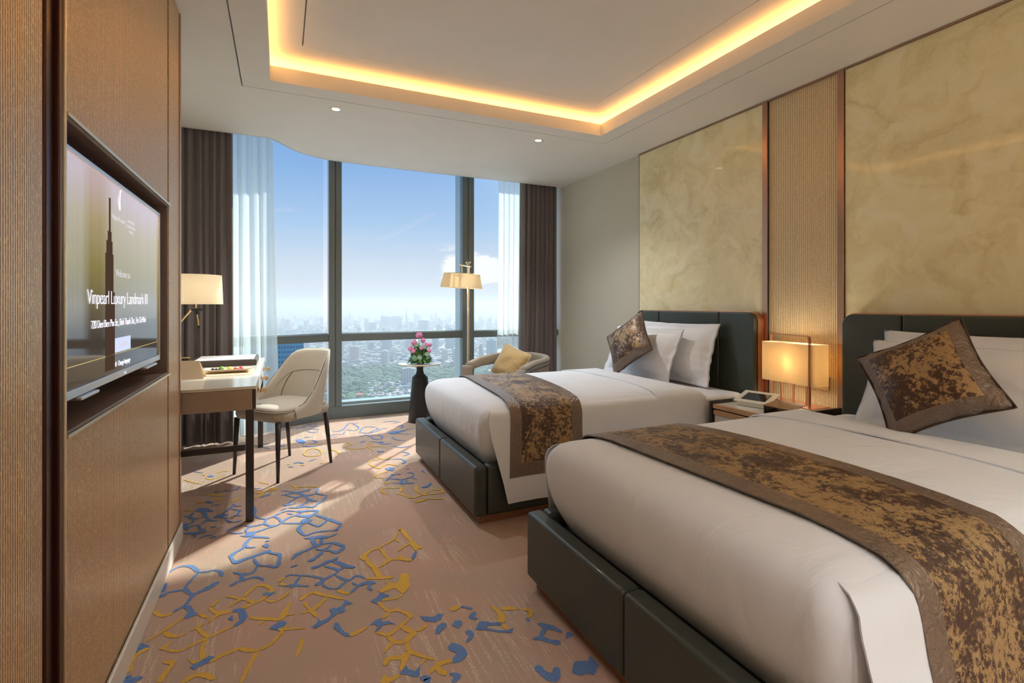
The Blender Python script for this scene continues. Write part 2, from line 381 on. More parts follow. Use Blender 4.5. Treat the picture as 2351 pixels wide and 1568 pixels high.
# ------------------------------------------------------------------ the setting
# floor with the woven pattern inlaid in the same mesh
def ribbon(bm, pts, wd, mi, zt=.0016):
    """pts: pixel points on the carpet; wd: width in metres (or per point)"""
    ps = [P(u, v, Z=0) for u, v in pts]; n = len(ps)
    # smooth once
    fine = []
    for i in range(n-1):
        p0 = ps[max(i-1, 0)]; p1 = ps[i]; p2 = ps[i+1]; p3 = ps[min(i+2, n-1)]
        for k in range(3):
            t = k/3; fine.append((.5*((2*p1)+(-p0+p2)*t+(2*p0-5*p1+4*p2-p3)*t*t+(-p0+3*p1-3*p2+p3)*t**3), lerp(wd[i] if isinstance(wd, (list, tuple)) else wd, wd[i+1] if isinstance(wd, (list, tuple)) else wd, t)))
    fine.append((ps[-1], wd[-1] if isinstance(wd, (list, tuple)) else wd))
    L = []; R = []
    m = len(fine)
    for i, (p, ww) in enumerate(fine):
        d = (fine[min(i+1, m-1)][0]-fine[max(i-1, 0)][0]); d.z = 0; d.normalize(); s = Vector((-d.y, d.x, 0))
        e = .35 if i in (0, m-1) else 1
        ww *= e*(1.05+.45*noise.noise(p*23))
        q = Vector((p.x, p.y, zt)); L.append(bm.verts.new(q+s*ww/2)); R.append(bm.verts.new(q-s*ww/2))
    for i in range(m-1):
        f = bm.faces.new((R[i], R[i+1], L[i+1], L[i])); f.material_index = mi
CARPET = []
# traced runs of the woven pattern: region, colour (1 blue, 2 yellow), width in mm, points; width 0 = filled patch
TR = {'A': (260, 1268, 5.2275), 'B': (640, 1268, 5.2275), 'C': (1000, 1268, 5.2275), 'D': (410, 1080, 6.97), 'E': (680, 1080, 6.97), 'F': (600, 930, 5.111)}
TD = '''
A 1 10,14,18 610,300 700,220 800,175 900,165 970,190 1020,240
A 1 16,14,12,18 1020,240 1120,235 1220,215 1290,240 1300,290
A 1 18,10,10,20 1020,250 950,320 890,390 860,440
A 1 12,18,20 640,370 610,420 590,480
A 1 26,18,14,14 570,540 640,490 730,470 850,450
A 1 22,16,24 850,440 930,500 1000,500
A 1 18,26,26,14 980,500 1100,450 1190,400 1270,350
A 1 22,14,12,14 960,510 920,570 860,640 790,680
A 1 12,8 790,680 720,720 650,760
A 1 20,26 870,650 930,680
A 1 0,0 880,640 940,660 980,720 1025,735 990,760 860,805 850,790 890,730
A 1 14,16,12,14 1480,0 1410,50 1440,100 1480,140
A 1 16,12,14,14 1480,135 1560,100 1700,50 1800,15 1900,0
A 1 14,12,14 1900,5 2010,40 1990,110
A 1 14,16,18 1990,110 1960,180 1900,175
A 1 12,10,12 1900,175 1830,160 1730,155 1690,70
A 1 12,10,14,18 1730,160 1700,220 1640,260 1560,270
A 1 10,16 1435,240 1530,265 1600,255
A 1 16,14,18 1540,270 1540,320 1600,330
A 1 12,18,10 1400,415 1480,360 1590,335
A 1 14,12,10 1590,330 1690,300 1790,320 1780,350
A 2 10,18,16,12 490,705 540,750 620,765 720,720
A 2 10,14,10 1020,740 1080,765 1140,790
A 2 12,14,10,8 850,780 740,850 600,950 380,1080
A 2 16,16,12,10 610,960 680,1000 770,1015 870,965
A 2 10,16,16,10 930,945 1000,910 1050,870 1085,850
A 2 14,14,18 1010,910 1060,960 1140,1020
A 2 12,14,10 1450,880 1300,950 1200,1000 1150,1020
A 2 20,12,12,14,12 1130,1030 1000,1090 880,1150 780,1190 650,1180
A 2 0,0 545,1160 620,1120 720,1050 650,1140 640,1190
A 2 16,10,14,20 1130,1040 1080,1120 1070,1200 1080,1280
A 2 0,0 1070,1200 1110,1230 1090,1290 1000,1340 940,1340 890,1285 960,1310 1040,1290
A 1 0,0 920,1380 1000,1330 1160,1245 1225,1260 1180,1310 1040,1370 970,1415
A 2 12,14,14,16 1150,1330 1280,1250 1400,1200 1520,1150
A 2 18,18,14 1520,1155 1640,1180 1740,1180
A 2 16,14,12,14,14 1740,1180 1880,1110 1970,1020 2040,930 2100,870
A 2 16,14,16 1730,1190 1640,1350 1530,1568
A 2 14,14,10 1160,660 1210,620 1290,560
A 2 10,16,26,16 1155,665 1210,720 1290,730 1420,710
A 2 18,12,8 1260,750 1190,800 1140,850
A 2 8,12,16,20 1355,525 1450,545 1540,560 1600,570
A 2 8,12,16 1370,670 1470,600 1560,550
A 2 14,12,14,20 1560,545 1650,460 1720,405 1800,395
A 2 18,16,16 1790,395 1860,415 1900,450 1890,490
A 1 0,0 1795,500 1840,480 1890,490 1960,470 1900,510 1850,540
A 2 14,18,16,14 1600,575 1700,605 1800,560 1840,520
A 2 14,18,12 1700,605 1610,650 1520,680
A 2 10,14,12,10 1830,570 1900,595 1990,570 2100,500
A 1 20,22,26,24,14 1430,715 1500,695 1540,710 1560,780 1540,830 1440,900
A 1 0,0 1375,800 1430,755 1440,830
A 2 10,16,20,14 1640,785 1760,800 1880,800 1990,820
A 2 12,8 1810,820 1730,880
A 2 18,14,10 2010,790 2060,700 2100,650
A 1 0,0 1865,920 1960,850 2040,825 2085,850 2060,890 1960,940
A 1 0,0 215,1235 240,1160 350,1090 440,1130 420,1160 330,1180
A 2 20,20,18,24,26 430,1155 330,1200 240,1280 170,1380 190,1440
A 2 14,18,16,18 600,1320 720,1330 650,1420 590,1500 560,1568
A 1 10,14,20,24 110,1530 200,1490 180,1540 350,1510
A 1 26,26 90,1555 300,1540
A 2 16,18,20,20,22 830,1568 920,1510 1000,1475 1120,1480 1210,1530
B 1 12,12,8 160,90 210,40 300,0
B 1 22,14,10 350,110 430,80 540,0
B 1 14,8 140,180 230,155
B 1 12,16,20,14,12 385,190 440,190 520,150 600,120 700,65
B 1 12,14,20,14 640,115 740,150 800,175 920,185
B 1 10,14,18 540,170 640,190 720,215 780,180
B 1 14,14,20 720,220 680,260 600,300 530,330
B 1 10,10,10,12,14 60,310 130,275 250,280 400,290 530,320
B 1 12,12,14,12 260,285 210,360 180,410 150,435
B 1 6,12,18,12,8 0,400 100,400 190,400 290,405 370,408
B 1 24,20,14 530,330 500,370 430,395
B 1 14,10,12,12 510,385 590,430 700,440 760,400
B 1 12,12,12 700,440 770,385 820,345
B 1 12,14,18 680,280 760,320 860,345
B 1 16,14,10 860,340 930,285 1040,315
B 1 12,12,16 880,360 940,400 1030,385
B 1 12,14,22,16 860,495 950,410 1060,365 1160,375
B 1 18,10 1110,380 1075,430 1130,460
B 2 10,14,12 0,360 40,320 80,300
B 2 16,10 0,380 60,390 130,385
B 2 14,14,12 0,570 70,520 140,460
B 2 12,16,14 700,455 770,485 850,495
B 2 22,18,16,18,16,10 260,580 330,520 420,485 520,510 640,535 790,568
B 2 14,12,12 300,600 340,650 390,710
B 2 14,14,18 580,540 480,640 400,710
B 2 8,14,18,14 270,735 370,710 420,730 460,780
B 1 0,0 790,575 830,590 895,620 820,630 780,660 805,700 760,730 690,745 600,830 430,920 395,900 470,840 470,800 510,830 590,790 640,735 605,690 650,670 700,675 770,630
B 1 12,22,18,14 690,845 700,900 770,970 850,1005
B 2 16,18,10 850,1005 950,960 1060,900
B 2 10,14,10 290,1035 260,1130 215,1250
B 2 18,12,10,8 0,925 60,930 180,920 330,912
B 2 8,14,20,16 145,600 100,680 50,770 0,820
B 2 10,8 70,755 130,748 200,750
B 1 0,0 0,840 60,825 100,855 60,890 0,900
B 2 14,10 0,1010 60,945
B 2 20,26,18 1080,0 1015,50 1080,110
B 2 16,22,26,26 1080,110 1150,190 1190,260 1220,300
B 2 14,26,22 1040,320 1200,310 1380,300
B 2 12,12,16 1180,190 1260,150 1330,95
B 2 20,12,12,18,20 1240,0 1310,80 1400,90 1480,85 1600,105
B 2 0,0 1250,330 1310,370 1430,370 1470,250 1570,265 1560,350 1585,400 1540,460 1490,500 1470,490 1390,430 1240,490 1180,470 1270,420 1310,390
B 2 12,12,10 1490,500 1430,545 1330,568 1230,580
B 1 0,0 1100,590 1170,550 1220,490 1330,520 1260,550 1180,625
B 2 12,14,14 1190,595 1250,660 1330,725
B 2 16,14,14,18,16 1330,720 1400,695 1500,720 1580,760 1560,800
B 2 14,14,14,14 1560,800 1470,880 1370,960 1310,1000
B 2 14,14 1330,725 1240,800
B 1 0,0 1085,885 1160,820 1240,790 1240,840 1320,830 1410,870 1330,860 1250,880 1180,950 1150,960 1190,890 1150,870
B 2 10,12,14 1165,962 1240,985 1310,1000
B 2 12,18,18 1310,1005 1370,1070 1440,1085 1520,1085
B 2 18,22,18 1480,890 1560,940 1620,970
B 2 24,26,18 1520,1085 1580,1010 1650,960
B 2 16,14,18 1650,950 1740,910 1780,860
B 2 16,12,8 1370,1080 1310,1150 1265,1205
B 2 16,16,16 1545,1080 1545,1150 1550,1190
B 2 18,14,12,10 1550,1190 1640,1220 1760,1265 1885,1290
B 2 20,22,18,12 1540,1260 1420,1270 1310,1285 1270,1365
B 2 24,22,12 1545,1200 1510,1290 1470,1420
B 2 12,10 1760,1280 1700,1350
B 1 0,0 1450,1465 1530,1355 1560,1410 1640,1430 1700,1355 1690,1490 1620,1500 1530,1470
B 1 20,22 1700,1510 1790,1530 1750,1568
B 2 24,20,14 1230,1560 1350,1530 1460,1475
B 2 0,0 1210,1568 1270,1465 1330,1540 1300,1568
B 2 12,20,20 1810,1455 1880,1380 1950,1440 2020,1465
B 2 18,14 1880,1370 2000,1320 2091,1300
B 1 0,0 1690,770 1760,775 1850,780 1920,740 1980,745 1940,810 1880,840 1750,830
B 1 12,24,20 1895,985 1940,910 2000,855
C 2 22,18 180,700 230,675 290,650
C 1 12,14 300,657 370,665 440,685
C 1 14,20,10 480,720 430,780 510,805
C 1 0,0 195,885 230,825 300,820 325,855 275,915
C 1 20,16,10 370,950 430,985 410,1040 370,1085
C 1 0,0 480,930 520,840 570,830 690,850 780,840 810,880 640,880 600,900 660,925 800,945 880,935 940,905 915,970 760,965 640,940
C 2 10,22,26,22 660,640 760,720 790,780 790,850
C 2 14,14 800,860 870,935
C 2 14,22,14 790,690 860,675 990,680
C 2 10,22,14 1035,685 1150,710 1110,790
C 1 12,8 1085,795 1140,835
C 1 10,22,24,14,8 1225,860 1330,890 1400,910 1460,935 1520,960
C 1 16,16,20 1320,900 1280,980 1260,1030
C 1 10,26,18,22 1165,1045 1270,1035 1380,1075 1500,1090
C 1 0,0 1560,1050 1570,965 1620,965 1665,1010 1600,1020
C 1 30,34,34,26 155,1130 240,1150 320,1220 210,1330
C 2 18,16 190,1310 60,1330 0,1360
C 2 22,20,10 0,1360 50,1420 140,1462
C 1 10,24,14 170,1460 270,1490 200,1568
C 1 30,30,30,16 1210,1370 1290,1450 1400,1510 1450,1470 1450,1380
C 1 0,0 1200,1410 1240,1345 1250,1400 1400,1470 1410,1440 1450,1380 1475,1450 1470,1550 1430,1568 1300,1490
C 1 0,0 1635,1450 1660,1325 1710,1310 1830,1310 1850,1240 1960,1360 1900,1480 1830,1460 1740,1485
D 1 12,8,10 240,15 330,35 400,40
D 1 0,0 455,100 520,75 570,100 520,110
D 2 8,10,10 600,50 700,20 800,10
D 2 8,10,8 430,120 520,150 640,110 760,60
D 2 8,10,8 80,150 220,190 360,220
D 2 8,12,10 370,60 430,90
D 2 10,14 650,190 760,180
D 2 10,16,16,10 370,400 480,395 600,405 740,400
D 2 18,22,12 550,470 640,465 720,455
D 2 18,18 280,500 390,525
D 2 20,18,12 820,510 900,480 1000,450
D 2 14,24,18,12 1180,370 1280,355 1350,385 1150,465
D 1 22,18,10 1470,390 1380,410 1290,445
D 2 8,12,14,10 1400,290 1500,290 1580,310 1440,345
D 2 8,12 1280,190 1450,220
D 1 0,0 410,510 470,490 570,510 500,530
D 1 12,10 530,570 670,550
D 1 8,10,14 1170,270 1250,290 1330,285
D 2 10,16,12 1790,235 1880,280 1860,315
D 2 10,12 1880,270 2090,265
D 1 8,12,10 780,345 920,310 990,250
D 1 14,10 570,345 640,350
D 1 18,10 780,310 720,335
D 2 20,16 75,650 220,645
D 1 0,0 240,655 330,610 480,610 510,640 570,655 500,665 450,660 440,730 390,720 370,670 300,660
D 1 14,16,20,16 80,740 150,740 200,720 240,680
D 1 22,14,14 170,740 240,780 330,770
D 1 12,14,16 330,770 440,735 440,690
D 1 12,12 240,780 220,840 140,870
D 1 22,16,12 110,850 110,910 150,960
D 1 16,14,14 120,920 240,890 350,870
D 1 14,14,12 350,870 460,790 440,740
D 1 22,20,12 460,790 560,810 620,800
D 1 12,22,26,14 560,770 650,720 740,720 800,715
D 1 20,12,12 640,740 740,770 790,755
D 1 14,12,10,10 750,780 810,825 920,830 1010,800
D 1 12,12,12,14 700,690 800,630 880,560 870,540
D 1 10,12,10 880,570 950,575 1010,570
D 1 10,14,10 830,620 950,640 1010,650
D 1 10,14,12 980,640 940,710 880,735
D 1 10,10 900,735 1010,725
D 1 20,14,12 320,880 350,940 440,940
D 1 14,26,26,14 90,1010 220,1010 360,990 440,985
D 1 20,14 260,1020 260,1070
D 1 10,16,12,8 300,1110 430,1050 520,1040 600,995
D 1 16,12 510,910 610,905
D 1 12,20,14 490,1080 560,1070 600,1065
D 1 14,16,12 760,985 870,920 1050,870
D 1 10,12,14 810,1000 920,1010 1050,1000
D 1 16,14,12,12,12 1170,560 1230,640 1220,720 1250,750 1330,780
D 1 16,16 1150,700 1220,700
D 1 12,12,10 1080,990 1090,940 1150,905
D 1 10,14,16,12 1060,880 1160,900 1270,880 1370,860
D 1 14,14,12 1370,860 1400,790 1370,775
D 1 10,12,14,14 1240,760 1400,780 1520,740 1640,680
D 1 16,14,12,12 1370,850 1460,890 1560,890 1640,840
D 1 14,14,12 1520,740 1600,770 1640,830
D 1 14,14,14,16 1440,920 1600,870 1740,770 1900,710
D 1 12,14,16,14 1180,1010 1300,970 1440,920 1560,880
D 1 0,0 1080,990 1260,980 1200,1050 1080,1070 970,1050 1080,1040
D 1 14,12,10 1640,680 1760,650 1880,660
D 1 16,12 1740,690 1830,705
D 1 14,12 1660,850 1830,850 2000,850
D 1 20,18,16,12 1180,1060 1120,1120 1060,1190 1040,1250
D 1 22,14,12 1180,1065 1330,1070 1460,1085
D 1 12,18,12 1390,1140 1460,1125 
D 1 0,0 1335,1210 1400,1175 1450,1200 1440,1240 1390,1240
D 1 14,14,10 1060,1190 1110,1235 1240,1230
D 1 18,14,14,16,18 1060,1230 960,1290 840,1360 860,1430 920,1490
D 1 20,14,14,16,20 900,1500 1000,1440 1150,1390 1300,1340 1440,1290
D 1 18,14,16,20 1440,1280 1480,1330 1620,1350 1610,1450
D 1 20,18,14,12,12 1610,1450 1570,1550 1440,1530 1290,1520 1200,1410
D 1 10,14,12,10 1810,1430 1880,1350 1980,1300 2090,1270
D 1 16,10 1810,1545 1900,1515
D 1 14,12,14,14 1650,330 1780,340 1900,360 2090,320
D 1 12,12,12,14 1640,405 1750,380 1900,370 2010,410
D 1 14,12,12 1700,390 1820,430 1900,430
D 1 12,14,12,12 1910,440 2000,410 2070,460 2090,490
D 1 14,14,20,24 1900,440 1810,490 1740,540 1690,570
D 1 22,14,10 1700,560 1800,550 1880,525
D 1 12,10 1740,600 1620,650
D 1 12,16,14 1760,600 1880,600 2090,580
D 1 14,12 1880,600 2000,540
D 1 22,20,16 1890,660 1980,660 2090,650
D 1 14,14,12 1900,700 1960,740 2090,740
D 1 26,26 1970,800 2060,830
D 1 14,16,16 2000,860 1920,930 2000,1030
D 1 14 2010,1040 2090,1040
E 1 14,14,18 0,350 100,340 240,300
E 1 12,20,14 80,370 150,410 300,380
E 1 20,14,12 350,290 320,370 470,400
E 2 10,12,16 0,275 180,262 390,265
E 1 14,18,14,16,18 490,405 440,480 340,540 270,590 100,575
E 1 16,20,14 150,420 210,470 340,500
E 1 14,14,18 0,440 90,415 150,400
E 1 20,14,14 0,590 90,560 200,490
E 1 20,16,14 20,660 180,650 350,645
E 1 14,12,12,14 40,700 100,670 180,650
E 1 14,16,20 360,645 290,700 210,760
E 1 12,14,16 0,730 120,730 300,715
E 1 16,20,22,18 310,715 470,770 640,830 730,865
E 1 18,16,20,14 730,865 660,940 640,965 550,965
E 1 14,16,14,16 560,965 400,980 280,1000 150,1050
E 1 20,18,14 140,1050 40,950 100,860
E 1 0,0 80,800 130,775 270,795 200,840 150,860 100,850
E 1 24,18,14,12 180,770 210,740 250,710
E 1 16,14,20,12 190,840 300,880 370,895 510,800
E 1 10,26,30,16,8 120,1090 250,1085 370,1070 520,1070 660,1010
E 1 24,20,30,16 260,1100 290,1180 330,1210 400,1190
E 1 18,18 400,1100 410,1170
E 1 26,14,12 300,1200 240,1250 0,1350
E 1 14,14,20,20 380,1190 560,1160 670,1185 780,1220
E 1 18,20,14,14 780,1225 650,1320 550,1290 430,1280
E 1 12,14,14 300,1260 420,1280 500,1240
E 1 12,14 500,1250 580,1170
E 1 12,16,24 430,1290 330,1390 210,1460
E 1 12,16,16,12 240,1560 400,1520 500,1460 620,1440
E 1 14,10 620,1440 660,1390
E 1 12,16,20,10 620,1450 760,1510 850,1550 950,1550
E 2 10,10,12 1230,115 1330,60 1480,15
E 2 12,10 1230,115 1440,130
E 2 14,10 1345,212 1540,210
E 2 12,14,10,14 1480,390 1370,340 1410,290 1560,290
E 2 14,18,14 1560,290 1680,280 1660,350
E 2 14,18,20 1600,380 1680,385 1760,410
E 2 14,18,14,14,14 1740,410 1860,445 1960,410 2040,380 2091,380
E 2 12,14,12 1880,500 1950,510 2091,470
E 2 16,12,14 1940,250 1930,340 2040,375
E 1 10,14,12 1510,65 1560,75 1690,62
E 1 12,12,10 1560,80 1480,130 1440,170
E 1 10,12,18 1470,130 1560,140 1680,150
E 1 22,14,16,12 1690,150 1740,140 1860,100 1880,60
E 1 0,0 1770,40 1820,28 1880,45 1850,55
E 1 10,8 1840,120 1940,150
E 1 20,22,16,10 1690,160 1690,210 1760,210 1900,200
E 1 18,12 1750,160 1780,200
E 1 10 1540,205 1680,210
E 1 18,24 2000,275 2090,270
E 2 24,24,26 1660,970 1690,960 1830,1130
E 2 12,12,12,14 1640,980 1590,1050 1560,1110 1400,1200
E 2 26,34,26 1830,1130 1900,1210 2010,1250
E 2 12,12,16,18 1400,1200 1310,1250 1180,1290 1120,1340
E 2 20,28,20 1120,1340 1070,1390 1110,1440
E 2 18,20,24 1120,1450 1180,1500 1260,1568
E 2 14,12,12 1320,1250 1390,1300 1420,1360
E 2 12,20,12 1440,1380 1480,1440 1440,1480
E 2 12,14,16 1330,1550 1440,1480 1520,1430
E 2 12,14,20,20 1520,1430 1650,1410 1740,1430 1850,1445
E 2 10,14 1660,1360 1690,1410
E 2 10,12,16 1620,1305 1720,1230 1810,1180
E 2 12,10 1590,1110 1650,1150
E 2 20 1900,1210 1920,1290
E 1 20,14 1920,1300 1860,1430
F 1 14,16,10 220,300 300,280 390,270
F 1 12,18,14,12 400,270 480,265 560,230 640,220
F 1 12,14,12 640,220 620,250 560,245
F 1 10,14,10 530,290 600,280 680,290
F 1 10,12,10 530,305 600,325 670,310
F 1 10,14,14,12,10 830,310 900,310 970,280 1010,230 1050,210
F 1 10,12,10,10 1050,210 1140,260 1100,300 990,290
F 1 10,10 1050,215 1140,215
F 1 12,14 1170,150 1300,148
F 1 10,12 1310,145 1410,130
F 1 12,14,10 1430,200 1520,190 1600,190
F 1 14,12 1540,215 1640,195
F 1 10,12,12,10 1150,325 1190,270 1270,255 1370,270
F 1 12,14,12,10 1150,325 1260,330 1350,310 1400,290
F 1 10,12,10 1260,325 1340,290 1370,270
F 1 10,10 1340,290 1490,270
F 1 0,0 1480,330 1540,310 1700,300 1600,330 1530,345
F 1 12,10 1520,325 1800,270
F 1 10,10 1530,335 1790,345
F 1 10,12,10 1530,375 1580,410 1700,415
F 1 14,20,14 1590,250 1660,240 1640,270
F 1 10,12,14 1150,380 1220,355 1290,375
F 1 14,14,14,14,12 1290,390 1350,405 1420,390 1400,360 1320,360
F 1 12,12 1290,395 1300,360
F 1 14,14 1150,445 1220,425
F 1 12,18,16,12 1270,430 1380,440 1430,460 1530,450
F 1 14,14 1390,430 1440,440
F 2 10,12,14,10 980,495 1060,515 1200,510 1240,480
F 2 12,12,10 1240,480 1290,450 1240,450
F 2 12,10 1240,490 1320,540
F 2 10,10 1250,490 1470,490
F 2 10,12,8 980,500 1060,460 970,440
F 1 14,26,14 1360,540 1400,550 1440,545
F 1 12,14,10 1540,480 1640,500 1760,480
F 1 14,14,12 1640,550 1740,570 1660,600
F 1 12,12,16,12 1530,640 1640,635 1690,670 1640,690
F 1 10,12 1460,650 1530,630
F 2 10,12,12 1340,600 1440,640 1520,600
F 2 10,12,14,10 1260,680 1300,650 1400,640
F 2 10,14,16 1260,690 1330,730 1400,745
F 2 14,12,12 1390,740 1480,695 1600,715
F 1 0,0 1450,750 1500,735 1560,740 1550,775 1490,770
F 1 12,12 1690,755 1750,750
F 1 18,12,8 1880,760 1920,800
F 1 0,0 400,410 460,400 520,430 500,460 430,440
F 1 12,14,12,10 520,420 600,415 650,440 560,460
F 1 12,18,14 480,480 560,490 650,485
F 1 12,10 0,490 110,520
F 1 14,12 200,480 290,485
F 1 16,14 0,460 90,455
F 1 14,12,10 780,380 860,345 960,350
F 1 12,12 820,380 900,370
F 1 12,10 960,350 980,310
F 1 14,10 500,380 600,375
F 2 12,12,12,12,10 490,570 530,530 620,510 700,540 700,580
F 2 12,12,12 490,570 530,600 620,600 700,590
F 2 14,10 640,470 720,460
F 2 12,14,10 800,520 880,540 920,580
F 2 12,10 920,580 880,615
F 2 10,8 700,450 980,430
F 1 16,16 380,690 430,675 500,685
F 2 12,14 460,705 510,710
F 2 10,10 300,705 350,690
F 1 10,10 550,665 650,630
F 1 12,10 320,725 380,730
F 2 14,10 680,690 740,680
F 2 12,10 190,530 350,495
F 1 26,26,14 1880,970 1950,955 1990,915
F 2 20,16,14,16 1830,950 1820,1010 1900,1040 1960,1010
F 2 14,18,20,14 1980,995 2100,1000 2130,1020 2080,1040
F 2 14,16 1960,1050 2080,1040
F 2 14,14,14 1940,1100 2050,1105 2130,1105
F 2 12,12 1790,1140 1940,1100
F 2 16,14 1880,1050 1950,1060
F 2 12,12,12 0,1040 60,1010 190,985
'''
for ln_ in TD.strip().splitlines():
    q = ln_.split(); ox, oy, sc_ = TR[q[0]]
    px = [(ox+float(a)/sc_, oy+float(b)/sc_) for a, b in (r.split(',') for r in q[3:])]
    wd = [float(x)/1000 for x in q[2].split(',')]
    if wd[0]: wd = [interp(i/max(1, len(px)-1), [(j/max(1, len(wd)-1), x) for j, x in enumerate(wd)]) for i in range(len(px))]
    CARPET.append((int(q[1]), wd, px))
bm = nb(); box(bm, XW-.1, XR+.1, YB-.1, 5.95, -.12, 0)
def patch(bm, pts, mi, zt):
    ps = [P(u, v, Z=0) for u, v in pts]; c = bmesh.new()
    vs = [c.verts.new((p.x, p.y, zt)) for p in ps]; c.faces.new(vs)
    bmesh.ops.triangulate(c, faces=c.faces)
    me = {v: bm.verts.new(v.co) for v in c.verts}
    for f in c.faces:
        g = bm.faces.new([me[v] for v in f.verts]); g.material_index = mi
        g.normal_update()
        if g.normal.z < 0: g.normal_flip()
    c.free()
for k, (mi, wd, pts) in enumerate(CARPET):
    if wd[0] == 0: patch(bm, pts, mi, .0014+.000004*k)
    else: ribbon(bm, pts, wd, mi, .0014+.000004*k)
struct('floor', bm, ['carpet', 'carpet_blue', 'carpet_yellow'])

# ceiling: lowered field with shadow groove, tray, light cove and the curved edge of the curtain pocket
TX0, TX1, TY0, TY1 = -.082, 2.552, -1.15, 3.687
GX0, GX1, GY0, GY1 = -.234, 2.689, -1.3, 3.83
G = .007
def rectring(bm, o, i, z0, z1):
    (a0, a1, b0, b1), (c0, c1, d0, d1) = o, i
    box(bm, a0, a1, d1, b1, z0, z1); box(bm, a0, a1, b0, d0, z0, z1); box(bm, a0, c0, d0, d1, z0, z1); box(bm, c1, a1, d0, d1, z0, z1)
    return bm
ceil = nb()
rectring(ceil, (GX0, GX1, GY0, GY1), (TX0, TX1, TY0, TY1), ZC, ZC+.02)
edge = [(-.098, 4.935), (-.05, 4.99), (0, 5.06), (.056, 5.15), (.13, 5.25), (.213, 5.325), (.32, 5.39), (.445, 5.44), (.8, 5.47), (1.4, 5.485), (2.4, 5.49), (XR, 5.49)]
prism([(GX0-G, GY1+G), (GX1+G, GY1+G), (XR, GY1+G)] + edge[::-1] + [(XW, 4.935), (XW, GY1+G)], ZC, ZC+.02, ceil)
box(ceil, XW, GX0-G, YB, GY1+G, ZC, ZC+.02); box(ceil, GX1+G, XR, YB, GY1+G, ZC, ZC+.02); box(ceil, GX0-G, GX1+G, YB, GY0-G, ZC, ZC+.02)
rectring(ceil, (GX0-.02, GX1+.02, GY0-.02, GY1+.02), (GX0+.02-.03, GX1-.02+.03, GY0-.01, GY1+.01), ZC+.021, ZC+.025)
ceilo = struct('ceiling', ceil, 'plaster')
CW = .13
lip = rectring(nb(), (TX0, TX1, TY0, TY1), (TX0+.018, TX1-.018, TY0+.018, TY1-.018), ZC-.0005, ZC+.1)
struct('cove_lip', lip, 'plaster', ceilo)
cv_ = rectring(nb(), (TX0-CW-.02, TX1+CW+.02, TY0-CW-.02, TY1+CW+.02), (TX0-CW, TX1+CW, TY0-CW, TY1+CW), ZC+.02, ZC+.2)
struct('cove_back', cv_, 'plaster', ceilo)
UZ = ZC+.157
up_ = rectring(nb(), (TX0-CW-.02, TX1+CW+.02, TY0-CW-.02, TY1+CW+.02), (.12, 2.325, TY0+.2, 3.43), UZ, UZ+.03)
struct('tray_border', up_, 'plaster', ceilo)
struct('tray_panel', B(.128, 2.317, TY0+.208, 3.422, UZ-.003, UZ+.03), 'plaster', ceilo)
struct('tray_backing', B(.1, 2.34, TY0+.1, 3.46, UZ+.031, UZ+.04), 'plaster', ceilo)
struct('pocket_top', B(XW-.1, XR+.1, 4.9, 6.1, ZT, ZT+.05), 'plaster', ceilo)
pf = nb(); pts = [(XW, 4.935)]+edge
for (a, b), (c, d) in zip(pts, pts[1:]):
    v = [pf.verts.new(q) for q in ((a, b, ZC+.0), (c, d, ZC+.0), (c, d, ZT), (a, b, ZT))]; pf.faces.new(v)
struct('pocket_fascia', pf, 'plaster', ceilo, solid=.01, smooth=True)
st = nb()
e0 = .10
for q in ((TX0-e0-.015, TX0-e0, TY0-e0, TY1+e0), (TX1+e0, TX1+e0+.015, TY0-e0, TY1+e0), (TX0-e0, TX1+e0, TY1+e0, TY1+e0+.015), (TX0-e0, TX1+e0, TY0-e0-.015, TY0-e0)):
    box(st, *q, ZC+.0205, ZC+.072)
struct('cove_light_strip', st, 'led_strip', ceilo)
struct('roof_slab', B(XW-.1, XR+.1, YB-.1, 6.1, ZT+.06, ZT+.2), 'plaster', ceilo)

# right wall
wr = struct('wall_right', B(XR+.004, XR+.14, YB-.1, 6.0, 0, ZT), 'wallpaper')
struct('wallpaper_panel', B(XR, XR+.004, 3.968, 5.9, 0, ZT), 'wallpaper', wr)
struct('stone_panel', B(XR-.012, XR+.004, 2.572, 3.962, 0, ZC-.012), 'onyx', wr, bevel=.002)
struct('ribbed_panel', B(XR-.004, XR+.004, 2.03, 2.527, 0, ZC-.012), 'ribbed_right', wr)
struct('stone_panel', B(XR-.012, XR+.004, YB, 1.985, 0, ZC-.012), 'onyx', wr, bevel=.002)
for a, b in ((2.529, 2.57), (1.987, 2.028)): struct('copper_trim', B(XR-.022, XR+.004, a, b, 0, ZC-.001), 'copper', wr, bevel=.002)
struct('copper_trim', B(XR-.02, XR+.004, YB, 3.966, ZC-.012, ZC-.001), 'copper', wr)
struct('copper_trim', B(XR-.014, XR+.004, 3.962, 3.968, 0, ZC-.012), 'copper', wr)
struct('black_gap_strip', B(XR-.013, XR+.003, 2.5265, 2.529, 0, ZC-.012), 'black', wr)  # solid black strip painting the shade of an open gap

